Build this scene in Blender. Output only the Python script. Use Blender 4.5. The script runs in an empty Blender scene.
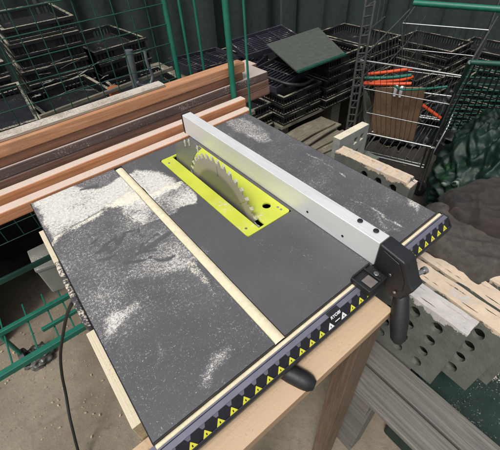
import bpy, bmesh, math, random
import numpy as np
from mathutils import Vector, Matrix, noise as mn
random.seed(7)
C = bpy.context.scene.collection
S = bpy.context.scene
R_ = math.radians
G = -0.95                      # ground level; the saw table top is z = 0, its front left corner the origin
W, D = 0.5736, 0.56            # table width (x) and depth (y)
# ------------------------------------------------------------------ camera numbers (solved from the table's corners)
CP = Vector((0.0392, -0.1677, 0.437))
RM = ((0.78088718, -0.62189589, -0.05882776), (-0.46590065, -0.5170902, -0.7180211), (0.41611512, 0.58810137, -0.69353081))
F = 342.42
def at(u, v, ax, val):
    """photo pixel -> point on the plane x/y/z = val"""
    q = ((u - 249.5) / F, (v - 225) / F, 1)
    d = Vector([sum(RM[r][c] * q[r] for r in range(3)) for c in range(3)])
    return CP + d * ((val - CP[ax]) / d[ax])
def atp(u, v, P, n):
    q = ((u - 249.5) / F, (v - 225) / F, 1)
    d = Vector([sum(RM[r][c] * q[r] for r in range(3)) for c in range(3)])
    return CP + d * ((Vector(P) - CP).dot(n) / d.dot(n))
cam = bpy.data.cameras.new('camera'); co = bpy.data.objects.new('camera', cam); C.objects.link(co)
m = Matrix(((RM[0][0], -RM[1][0], -RM[2][0]), (RM[0][1], -RM[1][1], -RM[2][1]), (RM[0][2], -RM[1][2], -RM[2][2]))).to_4x4()
m.translation = CP; co.matrix_world = m
cam.sensor_width = 36; cam.lens = 36 * F / 500; cam.clip_start = 0.01; cam.clip_end = 200
S.camera = co
# ------------------------------------------------------------------ materials
def srgb(r, g, b):
    f = lambda c: (c / 255) / 12.92 if c / 255 <= .04045 else ((c / 255 + .055) / 1.055) ** 2.4
    return (f(r), f(g), f(b), 1)
class NT:
    def __init__(s, name):
        s.m = bpy.data.materials.new(name); s.m.use_nodes = True; s.t = s.m.node_tree
        s.b = s.t.nodes['Principled BSDF']; s.tc = s.n('ShaderNodeTexCoord')
    def n(s, ty, **k):
        o = s.t.nodes.new(ty)
        for a, b in k.items(): setattr(o, a, b)
        return o
    def l(s, a, b): s.t.links.new(a, b)
    def val(s, x, sock):
        if hasattr(x, 'links') or hasattr(x, 'is_output'): s.l(x, sock)
        else: sock.default_value = x
    def coords(s, scale=(1, 1, 1), rand=True):
        mp = s.n('ShaderNodeMapping'); s.l(s.tc.outputs['Object'], mp.inputs['Vector']); mp.inputs['Scale'].default_value = scale
        if rand:
            oi = s.n('ShaderNodeObjectInfo'); mu = s.n('ShaderNodeMath', operation='MULTIPLY'); mu.inputs[1].default_value = 37.0
            s.l(oi.outputs['Random'], mu.inputs[0]); cb = s.n('ShaderNodeCombineXYZ')
            for i in range(3): s.l(mu.outputs[0], cb.inputs[i])
            s.l(cb.outputs[0], mp.inputs['Location'])
        return mp.outputs[0]
    def noise(s, vec, scale, detail=4, rough=.6, dist=0):
        o = s.n('ShaderNodeTexNoise'); s.l(vec, o.inputs['Vector'])
        o.inputs['Scale'].default_value = scale; o.inputs['Detail'].default_value = detail
        o.inputs['Roughness'].default_value = rough; o.inputs['Distortion'].default_value = dist
        return o.outputs['Fac']
    def ramp(s, fac, stops):
        o = s.n('ShaderNodeValToRGB'); s.l(fac, o.inputs[0]); e = o.color_ramp.elements
        while len(e) < len(stops): e.new(.5)
        for i, (p, c) in enumerate(stops):
            e[i].position = p; e[i].color = c if isinstance(c, tuple) else (c, c, c, 1)
        return o.outputs[0]
    def math(s, op, a, b=0.0, clamp=False):
        o = s.n('ShaderNodeMath', operation=op); o.use_clamp = clamp; s.val(a, o.inputs[0]); s.val(b, o.inputs[1]); return o.outputs[0]
    def mix(s, fac, a, b):
        o = s.n('ShaderNodeMix', data_type='RGBA'); s.val(fac, o.inputs[0]); s.val(a, o.inputs[6]); s.val(b, o.inputs[7]); return o.outputs[2]
    def sstep(s, x, a, b):
        o = s.n('ShaderNodeMapRange', interpolation_type='SMOOTHSTEP'); s.val(x, o.inputs[0]); s.val(a, o.inputs[1]); s.val(b, o.inputs[2]); return o.outputs[0]
    def bump(s, h, strength=.3, dist=.002):
        o = s.n('ShaderNodeBump'); s.l(h, o.inputs['Height']); o.inputs['Strength'].default_value = strength; o.inputs['Distance'].default_value = dist
        s.l(o.outputs[0], s.b.inputs['Normal'])
    def up(s, a=.6, b=.95):
        g = s.n('ShaderNodeNewGeometry'); x = s.n('ShaderNodeSeparateXYZ'); s.l(g.outputs['Normal'], x.inputs[0]); return s.sstep(x.outputs[2], a, b)
    def attr(s, name):
        o = s.n('ShaderNodeAttribute', attribute_name=name); return o.outputs['Fac']
    def fin(s, col, rough=.6, metal=0.0):
        s.val(col, s.b.inputs['Base Color']); s.val(rough, s.b.inputs['Roughness']); s.val(metal, s.b.inputs['Metallic']); return s.m
DUST = srgb(205, 192, 175)
def wood(name, c1, c2, axis=0, dust=.5, dustcol=DUST, gs=1.0, facedust=0.0):
    t = NT(name); sc = [150 * gs, 150 * gs, 150 * gs]; sc[axis] = 4 * gs; v = t.coords(tuple(sc))
    g = t.noise(v, 1.0, 6, .65, 1.2); col = t.ramp(g, [(.28, tuple(x * .72 for x in c1[:3]) + (1,)), (.45, c1), (.72, c2)])
    ks = [7, 7, 7]; ks[axis] = 2.2; kv = t.n('ShaderNodeTexVoronoi'); t.l(t.coords(tuple(ks)), kv.inputs['Vector']); kv.inputs['Scale'].default_value = 1.3
    kd = t.math('MULTIPLY', t.sstep(t.math('MULTIPLY', kv.outputs['Distance'], -1.0), -.13, -.07), .65); col = t.mix(kd, col, tuple(x * .3 for x in c1[:3]) + (1,))
    st_ = t.noise(t.coords((6, 6, 6)), 1.0, 6, .7); col = t.mix(t.math('MULTIPLY', t.sstep(st_, .45, .7), .4), col, tuple(x * .7 + .05 for x in c1[:3]) + (1,))
    v2 = t.coords((1, 1, 1)); bl = t.noise(v2, 9, 3); col = t.mix(t.math('MULTIPLY', t.sstep(bl, .55, .75), .35), col, tuple(x * .55 for x in c1[:3]) + (1,))
    sp = t.noise(v2, 260, 3, .7); big = t.noise(v2, 14, 4, .7)
    ev = t.math('ADD', t.math('MULTIPLY', t.math('SUBTRACT', sp, .5), .9), t.math('MULTIPLY', t.math('SUBTRACT', big, .5), .8))
    dm = t.sstep(t.math('ADD', ev, dust), .40, .62); dm = t.math('MULTIPLY', dm, t.up())
    if facedust:
        fd = t.sstep(t.math('ADD', ev, facedust), .42, .6); dm = t.math('MAXIMUM', dm, t.math('MULTIPLY', fd, .75))
    t.bump(t.math('ADD', g, t.math('MULTIPLY', sp, .5)), .6, .0014)
    dvar = t.mix(t.math('MULTIPLY', big, .6), dustcol, tuple(x * .7 for x in dustcol[:3]) + (1,)); return t.fin(t.mix(t.math('MULTIPLY', dm, .92), col, dvar), .8)
def plain(name, c, rough=.5, metal=0.0, var=.15, dust=0.0, bump=.15, dustcol=DUST, nscale=30):
    t = NT(name); v = t.coords(); a = t.noise(v, nscale, 5, .65)
    c0 = tuple(x * (1 - var) for x in c[:3]) + (1,); c1 = tuple(min(1, x * (1 + var)) for x in c[:3]) + (1,)
    col = t.ramp(a, [(.3, c0), (.7, c1)])
    if dust:
        sp = t.noise(v, 220, 3, .7); big = t.noise(v, 12, 4)
        ev = t.math('ADD', t.math('SUBTRACT', sp, .5), t.math('SUBTRACT', big, .5))
        dm = t.math('MULTIPLY', t.sstep(t.math('ADD', ev, dust), .40, .6), t.up(.3, .9)); col = t.mix(dm, col, dustcol)
    t.bump(t.noise(v, nscale * 8, 3), bump, .0006)
    return t.fin(col, t.ramp(a, [(.2, max(0, rough - .1)), (.8, min(1, rough + .12))]), metal)
M = {}
def build_table_mat():
    t = NT('table_laminate'); v = t.coords(rand=False)
    a = t.noise(v, 6, 4); base = t.ramp(a, [(.3, srgb(72, 72, 74)), (.7, srgb(84, 84, 85))])
    sm = t.noise(v, 30, 5, .7); base = t.mix(t.math('MULTIPLY', sm, .12), base, srgb(130, 126, 124)); base = t.mix(t.math('MULTIPLY', t.sstep(t.attr('dust'), .12, .75), .24), base, srgb(168, 162, 162))
    d = t.attr('dust'); h = t.attr('heap')
    fine = t.noise(v, 620, 2, .8); mid = t.noise(v, 210, 4, .75); big = t.noise(v, 28, 5, .7)
    ev = t.math('ADD', t.math('MULTIPLY', t.math('SUBTRACT', fine, .5), 1.5), t.math('ADD', t.math('MULTIPLY', t.math('SUBTRACT', mid, .5), 1.2), t.math('MULTIPLY', t.math('SUBTRACT', big, .5), .5)))
    dm = t.sstep(t.math('ADD', ev, d), .34, .66)
    dm = t.math('MULTIPLY', dm, t.ramp(d, [(0, .34), (.28, .42), (.45, .66), (.62, .92)]))
    col = t.mix(dm, base, t.ramp(mid, [(.3, srgb(178, 176, 170)), (.7, srgb(232, 229, 218))]))
    hm = t.sstep(t.math('ADD', t.math('MULTIPLY', ev, 1.1), h), .30, .85)
    col = t.mix(hm, col, t.ramp(fine, [(.3, srgb(204, 197, 178)), (.7, srgb(236, 230, 212))]))
    al = t.math('MAXIMUM', dm, hm)
    t.bump(t.math('ADD', t.math('MULTIPLY', t.math('MULTIPLY', al, fine), 1.6), t.math('MULTIPLY', fine, .12)), .45, .0009)
    return t.fin(col, t.math('ADD', t.math('MULTIPLY', al, .55), .33))
M['table'] = build_table_mat()
M['skirt'] = plain('dark_cast', srgb(60, 60, 62), .6, 0, .15, .42)
M['board_tan'] = wood('board_tan', srgb(172, 122, 86), srgb(202, 154, 114), 0, .30, srgb(200, 172, 146))
M['board_brown'] = wood('board_brown', srgb(112, 74, 52), srgb(142, 100, 74), 0, .55, facedust=.02)
M['board_dark'] = wood('board_dark', srgb(82, 66, 60), srgb(108, 88, 80), 0, .85, srgb(188, 174, 164), facedust=.36)
M['board_red'] = wood('board_red', srgb(108, 76, 62), srgb(142, 104, 86), 0, .80, srgb(200, 180, 164), facedust=.10)
M['board_orange'] = wood('board_orange', srgb(180, 120, 80), srgb(210, 152, 108), 0, .74, srgb(212, 196, 182))
M['board_pale'] = wood('board_pale', srgb(150, 138, 122), srgb(186, 174, 158), 0, .5, srgb(200, 192, 180))
M['ply'] = wood('bench_pine', srgb(160, 130, 100), srgb(196, 164, 130), 0, .72, srgb(204, 178, 146), .7)
M['plyY'] = wood('bench_pine_long', srgb(176, 160, 130), srgb(206, 192, 162), 1, .7, srgb(218, 206, 178))
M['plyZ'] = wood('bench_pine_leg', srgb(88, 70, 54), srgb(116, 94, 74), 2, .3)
M['grey_wood'] = wood('weathered_plank', srgb(92, 90, 84), srgb(128, 124, 114), 1, .12, srgb(150, 144, 132))
M['old_wood'] = wood('old_lumber', srgb(98, 92, 78), srgb(146, 138, 120), 0, .35, srgb(168, 160, 140), 1.6)
M['alu_side'] = plain('aluminium', srgb(205, 206, 204), .42, .75, .05, .0, .05, nscale=8)
def brushed():
    t = NT('brushed_aluminium'); a = t.noise(t.coords((60, 1.5, 400), rand=False), 8, 4, .6); b = t.noise(t.coords(rand=False), 14, 4)
    col = t.ramp(a, [(.3, srgb(218, 218, 216)), (.7, srgb(238, 238, 235))]); sc_ = t.noise(t.coords(rand=False), 180, 4, .8); col = t.mix(t.math('MULTIPLY', t.sstep(sc_, .60, .72), .35), col, srgb(150, 148, 142)); t.bump(a, .12, .0004)
    return t.fin(col, t.ramp(b, [(.3, .48), (.7, .6)]), .45)
M['alu'] = brushed()
M['lilac'] = plain('rail_anodised', srgb(122, 121, 134), .45, .5, .06, .12)
M['black'] = plain('black_plastic', srgb(28, 29, 31), .45, 0, .25, .12)
M['blackd'] = plain('black_plastic_dusty', srgb(24, 25, 27), .45, 0, .2, .20)
M['crate'] = plain('crate_plastic', srgb(15, 16, 18), .5, 0, .3, .50, dustcol=srgb(152, 146, 128))
M['rubber'] = plain('rubber_grip', srgb(24, 24, 26), .5, 0, .2, .12, .3, nscale=60)
M['yellow'] = plain('lime_insert', srgb(188, 196, 66), .5, 0, .08, .26, .1, nscale=20)
M['ylabel'] = plain('yellow_print', srgb(208, 205, 60), .5, 0, .05)
M['white'] = plain('white_print', srgb(225, 225, 225), .5, 0, .04)
M['blackp'] = plain('black_print', srgb(24, 25, 34), .45, 0, .1, .05)
M['sawdust'] = plain('sawdust', srgb(224, 212, 180), .95, 0, .1, 0, .9, nscale=160)
M['steel'] = plain('steel', srgb(170, 170, 168), .3, .9, .1)
M['chrome'] = plain('dull_chrome', srgb(150, 152, 150), .38, .85, .15)
M['wire'] = plain('dull_wire', srgb(96, 98, 96), .5, .7, .2)
def blade_mat():
    t = NT('blade_steel'); sx = t.n('ShaderNodeSeparateXYZ'); t.l(t.tc.outputs['Object'], sx.inputs[0])
    y, z = sx.outputs[1], sx.outputs[2]
    r = t.math('SQRT', t.math('ADD', t.math('MULTIPLY', y, y), t.math('MULTIPLY', z, z)))
    rn = t.n('ShaderNodeCombineXYZ'); t.l(r, rn.inputs[0]); a = t.noise(rn.outputs[0], 900, 3, .7)
    b = t.noise(t.coords(rand=False), 22, 4)
    col = t.ramp(r, [(.0, srgb(104, 104, 98)), (.092, srgb(124, 123, 114)), (.097, srgb(164, 160, 150)), (.127, srgb(182, 177, 165))])
    col = t.mix(t.math('MULTIPLY', a, .35), col, srgb(60, 60, 54)); t.bump(a, .15, .0003)
    return t.fin(col, t.ramp(b, [(.3, .36), (.7, .5)]), .55)
M['blade'] = blade_mat()
M['plate'] = plain('riving_plate', srgb(132, 134, 126), .45, .6, .1, .0)
M['tip'] = plain('carbide_tip', srgb(215, 212, 200), .35, .5, .05)
M['green'] = plain('green_paint', srgb(20, 96, 78), .42, 0, .15, .12)
M['dgreen'] = plain('dark_green_wire', srgb(14, 66, 52), .5, 0, .2)
M['orange'] = plain('orange_paint', srgb(196, 74, 32), .42, 0, .15)
M['card'] = wood('cardboard', srgb(132, 104, 78), srgb(152, 122, 94), 2, .1, gs=.6)
M['cloth'] = None
def conc(name, c1, c2, dust, dustcol, zmin=-9.0):
    t = NT(name); v = t.coords(); a = t.noise(v, 18, 6, .7); col = t.ramp(a, [(.3, c1), (.7, c2)])
    sp = t.noise(v, 90, 5, .75); big = t.noise(v, 16, 5, .6)
    dm = t.math('MULTIPLY', t.sstep(t.math('ADD', t.math('ADD', t.math('MULTIPLY', t.math('SUBTRACT', sp, .5), .5), t.math('SUBTRACT', big, .5)), dust), .42, .5), t.up(.4, .8))
    sz = t.n('ShaderNodeSeparateXYZ'); t.l(t.tc.outputs['Object'], sz.inputs[0]); dm = t.math('MULTIPLY', dm, t.sstep(sz.outputs[2], zmin, zmin + .004)) if zmin < 0 else t.math('MAXIMUM', t.math('MULTIPLY', dm, t.sstep(sz.outputs[2], zmin, zmin + .004)), t.sstep(t.math('ADD', sz.outputs[2], t.math('ADD', t.math('MULTIPLY', t.math('SUBTRACT', big, .5), .11), t.math('MULTIPLY', t.math('SUBTRACT', sp, .5), .03))), zmin + .002, zmin + .006))
    dc = t.ramp(t.noise(v, 22, 6, .75), [(.35, dustcol), (.58, tuple(x * .85 for x in dustcol[:3]) + (1,)), (.68, srgb(186, 188, 192)), (.8, srgb(166, 168, 172))])
    t.bump(t.math('ADD', sp, t.math('MULTIPLY', dm, .8)), .7, .003)
    return t.fin(t.mix(dm, col, dc), .9)
M['slab'] = conc('slab_concrete', srgb(78, 82, 74), srgb(104, 108, 98), .97, srgb(206, 186, 162), .222)
M['slabw'] = conc('slab_concrete_white_edge', srgb(78, 82, 74), srgb(104, 108, 98), .97, srgb(192, 188, 182), .222)
M['slabg'] = conc('block_concrete_grey', srgb(120, 124, 118), srgb(148, 150, 142), .95, srgb(222, 212, 186))
def ground_mat():
    t = NT('yard_concrete'); v = t.coords(rand=False); a = t.noise(v, 3, 8, .7); b = t.noise(v, 40, 6, .75); c = t.noise(v, .9, 4)
    col = t.ramp(a, [(.3, srgb(104, 94, 80)), (.7, srgb(140, 130, 112))])
    col = t.mix(t.math('MULTIPLY', t.sstep(b, .5, .75), .4), col, srgb(84, 76, 66))
    cr = t.n('ShaderNodeTexVoronoi', feature='DISTANCE_TO_EDGE'); t.l(v, cr.inputs['Vector']); cr.inputs['Scale'].default_value = 1.6
    ck = t.math('MULTIPLY', t.math('SUBTRACT', 1.0, t.sstep(cr.outputs['Distance'], .0, .012)), t.sstep(c, .45, .6)); col = t.mix(t.math('MULTIPLY', ck, .15), col, srgb(50, 44, 38)); col = t.mix(t.math('MULTIPLY', t.sstep(t.noise(v, 5, 6, .75), .55, .7), .5), col, srgb(78, 70, 60))
    # ground colour turns darker towards the rear of the yard
    sx = t.n('ShaderNodeSeparateXYZ'); t.l(t.tc.outputs['Object'], sx.inputs[0])
    e = t.math('ADD', t.math('ADD', t.math('MULTIPLY', sx.outputs[0], .6), t.math('MULTIPLY', sx.outputs[1], .8)), t.math('MULTIPLY', t.math('SUBTRACT', a, .5), .8))
    dk = t.sstep(e, .95, 1.25); col = t.mix(dk, col, t.ramp(b, [(.3, srgb(34, 32, 28)), (.75, srgb(70, 64, 54))]))
    t.bump(t.math('ADD', b, t.math('MULTIPLY', a, 2)), .5, .01)
    return t.fin(col, .92)
M['ground'] = ground_mat()
def cloth_mat(name, c1, c2, c3, rough=.85):
    t = NT(name); v = t.coords(rand=False); a = t.noise(v, 7, 4); b = t.noise(v, 60, 5, .7)
    col = t.ramp(b, [(.3, c1), (.7, c2)]); col = t.mix(t.math('MULTIPLY', t.sstep(a, .52, .68), .6), col, c3)
    t.bump(b, .5, .003); return t.fin(col, rough)
def sack_mat():
    t = NT('green_sack_film'); v = t.coords(rand=False); a = t.noise(v, 7, 4); b = t.noise(v, 60, 5, .7)
    col = t.ramp(b, [(.3, srgb(6, 26, 20)), (.7, srgb(12, 46, 32))]); col = t.mix(t.math('MULTIPLY', t.sstep(a, .60, .70), .5), col, srgb(50, 96, 40))
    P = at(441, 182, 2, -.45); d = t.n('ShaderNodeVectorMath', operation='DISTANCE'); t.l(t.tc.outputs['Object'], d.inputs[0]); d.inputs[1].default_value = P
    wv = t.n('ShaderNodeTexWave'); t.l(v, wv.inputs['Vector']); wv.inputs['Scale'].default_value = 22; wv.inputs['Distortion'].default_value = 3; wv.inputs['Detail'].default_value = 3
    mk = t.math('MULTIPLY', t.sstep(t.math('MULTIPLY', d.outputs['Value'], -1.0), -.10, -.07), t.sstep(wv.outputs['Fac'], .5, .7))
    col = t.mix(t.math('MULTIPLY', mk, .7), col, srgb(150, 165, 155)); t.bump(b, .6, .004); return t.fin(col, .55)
M['tarp'] = cloth_mat('old_tarp', srgb(48, 47, 42), srgb(76, 72, 64), srgb(92, 56, 50))
M['tarp2'] = cloth_mat('old_sacking', srgb(30, 29, 27), srgb(50, 46, 42), srgb(60, 44, 42))
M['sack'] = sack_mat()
M['sheet'] = cloth_mat('black_film', srgb(14, 15, 16), srgb(28, 31, 33), srgb(44, 50, 54), .42)
M['film'] = cloth_mat('grey_film', srgb(96, 100, 92), srgb(130, 132, 122), srgb(78, 84, 74), .4)
M['clearbag'] = cloth_mat('grubby_film', srgb(50, 50, 46), srgb(96, 96, 90), srgb(30, 30, 28), .2)
M['saltgreen'] = plain('shade_net', srgb(34, 46, 42), .9, 0, .4)
M['greyboard'] = plain('grey_sheet', srgb(70, 74, 68), .75, 0, .2, .1)
M['box'] = plain('grey_tub', srgb(120, 120, 112), .7, 0, .1, .3)
M['window'] = plain('clear_window', srgb(110, 104, 98), .2, 0, .3)
# ------------------------------------------------------------------ mesh helpers
class MB:
    def __init__(s): s.v = []; s.f = []; s.sm = []
    def add(s, vs, fs, smooth=False):
        o = len(s.v); s.v += [tuple(p) for p in vs]; s.f += [tuple(i + o for i in f) for f in fs]; s.sm += [smooth] * len(fs)
    def hexa(s, p): s.add(p, [(0, 3, 2, 1), (4, 5, 6, 7), (0, 1, 5, 4), (1, 2, 6, 5), (2, 3, 7, 6), (3, 0, 4, 7)]); return s
    def box(s, x0, x1, y0, y1, z0, z1):
        return s.hexa([(x0, y0, z0), (x1, y0, z0), (x1, y1, z0), (x0, y1, z0), (x0, y0, z1), (x1, y0, z1), (x1, y1, z1), (x0, y1, z1)])
    def prism(s, poly, ax, a, b):
        """polygon given in the two other axes (in order), extruded along axis ax"""
        def P(q, t):
            q = list(q); q.insert(ax, t); return tuple(q)
        n = len(poly); vs = [P(q, a) for q in poly] + [P(q, b) for q in poly]
        s.add(vs, [tuple(range(n))[::-1], tuple(range(n, 2 * n))] + [(i, (i + 1) % n, n + (i + 1) % n, n + i) for i in range(n)]); return s
    def tube(s, pts, r, n=8, cap=True):
        pts = [Vector(p) for p in pts]; rs = r if isinstance(r, (list, tuple)) else [r] * len(pts)
        t0 = (pts[1] - pts[0]).normalized(); a = t0.orthogonal().normalized(); vs = []
        for i, p in enumerate(pts):
            t = (pts[min(i + 1, len(pts) - 1)] - pts[max(i - 1, 0)]).normalized()
            a = (a - t * a.dot(t)).normalized(); b = t.cross(a)
            vs += [p + (a * math.cos(k * 2 * math.pi / n) + b * math.sin(k * 2 * math.pi / n)) * rs[i] for k in range(n)]
        fs = [(i * n + k, i * n + (k + 1) % n, (i + 1) * n + (k + 1) % n, (i + 1) * n + k) for i in range(len(pts) - 1) for k in range(n)]
        s.add(vs, fs, True)
        if cap: s.add(vs[:n], [tuple(range(n))[::-1]]); s.add(vs[-n:], [tuple(range(n))])
        return s
    def obar(s, p0, p1, w, h, up=(0, 0, 1)):
        p0, p1 = Vector(p0), Vector(p1); t = (p1 - p0).normalized(); a = t.cross(Vector(up)).normalized() * w / 2; b = a.cross(t).normalized() * h / 2
        return s.hexa([p0 - a - b, p0 + a - b, p1 + a - b, p1 - a - b, p0 - a + b, p0 + a + b, p1 + a + b, p1 - a + b])
def plate(outer, holes, z0, z1):
    """flat plate with real holes, in local x/y, thickness z0..z1 -> MB"""
    bm = bmesh.new(); loops = []
    for lp in [outer] + holes:
        vs = [bm.verts.new((x, y, z1)) for x, y in lp]
        for i in range(len(vs)): bm.edges.new((vs[i], vs[(i + 1) % len(vs)]))
    bmesh.ops.triangle_fill(bm, use_beauty=True, edges=bm.edges[:])
    bm.verts.index_update(); mb = MB(); top = [v.co.copy() for v in bm.verts]
    tris = []
    for f in bm.faces:
        ids = [v.index for v in f.verts]
        if f.normal.z < 0: ids = ids[::-1]
        tris.append(tuple(ids))
    bm.free(); n = len(top)
    mb.add(top + [Vector((p.x, p.y, z0)) for p in top], tris + [tuple(i + n for i in t[::-1]) for t in tris])
    k = 0
    for lp in [outer] + holes:
        L = len(lp); mb.add(top[k:k + L] + [Vector((p.x, p.y, z0)) for p in top[k:k + L]], [(i, i + L, (i + 1) % L + L, (i + 1) % L) for i in range(L)]); k += L
    return mb
def circ(x, y, rx, ry=None, n=16):
    ry = ry or rx; return [(x + rx * math.cos(2 * math.pi * k / n), y + ry * math.sin(2 * math.pi * k / n)) for k in range(n)]
def thing(name, label, cat, loc=(0, 0, 0), group=None, kind=None):
    o = bpy.data.objects.new(name, None); C.objects.link(o); o.location = loc; o.empty_display_size = .05
    return tag(o, label, cat, group, kind)
def tag(o, label=None, cat=None, group=None, kind=None):
    if label: o['label'] = label
    if cat: o['category'] = cat
    if group: o['group'] = group
    if kind: o['kind'] = kind
    return o
def obj(name, mb, mat, parent=None, bevel=0, loc=None, seg=2, fix=True):
    """link a MB (world coordinates) as one mesh object; its origin goes to its thing's base (or loc)"""
    base = Vector(loc) if loc is not None else Vector((0, 0, 0))
    p = parent
    chain = Vector((0, 0, 0))
    while p is not None: chain += Vector(p.location); p = p.parent
    org = chain + base
    me = bpy.data.meshes.new(name); me.from_pydata([tuple(Vector(v) - org) for v in mb.v], [], mb.f); me.update()
    me.polygons.foreach_set('use_smooth', mb.sm)
    if fix:
        bm = bmesh.new(); bm.from_mesh(me); bmesh.ops.recalc_face_normals(bm, faces=bm.faces[:]); bm.to_mesh(me); bm.free()
    me.materials.append(mat)
    o = bpy.data.objects.new(name, me); C.objects.link(o); o.parent = parent; o.location = base
    if bevel:
        b = o.modifiers.new('bevel', 'BEVEL'); b.width = bevel; b.segments = seg; b.limit_method = 'ANGLE'; b.angle_limit = R_(40)
        b.harden_normals = True
        for q in me.polygons: q.use_smooth = True
    return o
def copytree(o, loc=None, rotz=None, label=None, parent=None):
    c = o.copy(); C.objects.link(c); c.parent = parent
    if loc is not None: c.location = loc
    if rotz is not None: c.rotation_euler = (0, 0, rotz)
    if label: c['label'] = label
    for ch in [x for x in bpy.data.objects if x.parent == o]: copytree(ch, parent=c)
    return c
def nz(x, y, z=0): return mn.noise(Vector((x, y, z)))
def soft(name, mb, mat, sub=2, parent=None, loc=None, thick=0):
    o = obj(name, mb, mat, parent, loc=loc)
    for q in o.data.polygons: q.use_smooth = True
    if thick: s = o.modifiers.new('solid', 'SOLIDIFY'); s.thickness = thick
    if sub: s = o.modifiers.new('sub', 'SUBSURF'); s.levels = s.render_levels = sub
    return o
# ------------------------------------------------------------------ ground
gb = MB(); n = 40
gv = [(-6 + 16 * i / n, -4 + 16 * j / n, G + .006 * nz(i * .7, j * .7)) for j in range(n + 1) for i in range(n + 1)]
gb.add(gv, [(j * (n + 1) + i, j * (n + 1) + i + 1, (j + 1) * (n + 1) + i + 1, (j + 1) * (n + 1) + i) for j in range(n) for i in range(n)], True)
o = obj('ground', gb, M['ground']); o['kind'] = 'structure'
gb = MB().add([(-80, -80, G - .02), (80, -80, G - .02), (80, 80, G - .02), (-80, 80, G - .02)], [(0, 1, 2, 3)])
gb = MB(); gb.add([(-80, -80, G - .03), (80, -80, G - .03), (80, 80, G - .03), (-80, 80, G - .03)], [(0, 1, 2, 3)])
o = obj('terrain', gb, M['ground']); o['kind'] = 'structure'
# ------------------------------------------------------------------ table saw
SAW = thing('table_saw', 'dark grey table saw dusted with pale sawdust, circular blade raised, set in a pine bench', 'table saw', (W / 2, D / 2, -.30))
s0, s1, i0, i1, iy0, iy1 = .1827, .2010, .2787, .3838, .1809, .5140
def poly_sd(px, py, poly):
    poly = np.array(poly); d = np.full(px.shape, 1e9); ins = np.zeros(px.shape, bool); n = len(poly)
    for i in range(n):
        ax, ay = poly[i]; bx, by = poly[(i + 1) % n]; ex, ey = bx - ax, by - ay
        t = np.clip(((px - ax) * ex + (py - ay) * ey) / (ex * ex + ey * ey + 1e-12), 0, 1)
        d = np.minimum(d, np.hypot(px - ax - t * ex, py - ay - t * ey))
        c = ((ay > py) != (by > py)) & (px < (bx - ax) * (py - ay) / (by - ay + 1e-12) + ax); ins ^= c
    return np.where(ins, d, -d)
def seg_d(px, py, pts):
    d = np.full(px.shape, 1e9)
    for (ax, ay), (bx, by) in zip(pts[:-1], pts[1:]):
        ex, ey = bx - ax, by - ay; t = np.clip(((px - ax) * ex + (py - ay) * ey) / (ex * ex + ey * ey + 1e-12), 0, 1)
        d = np.minimum(d, np.hypot(px - ax - t * ex, py - ay - t * ey))
    return d
def T(*pts):    # photo points on the table top -> table coordinates
    return [tuple(at(u, v, 2, 0)[:2]) for u, v in pts]
def ss(x, a, b):
    t = np.clip((x - a) / (b - a), 0, 1); return t * t * (3 - 2 * t)
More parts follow.
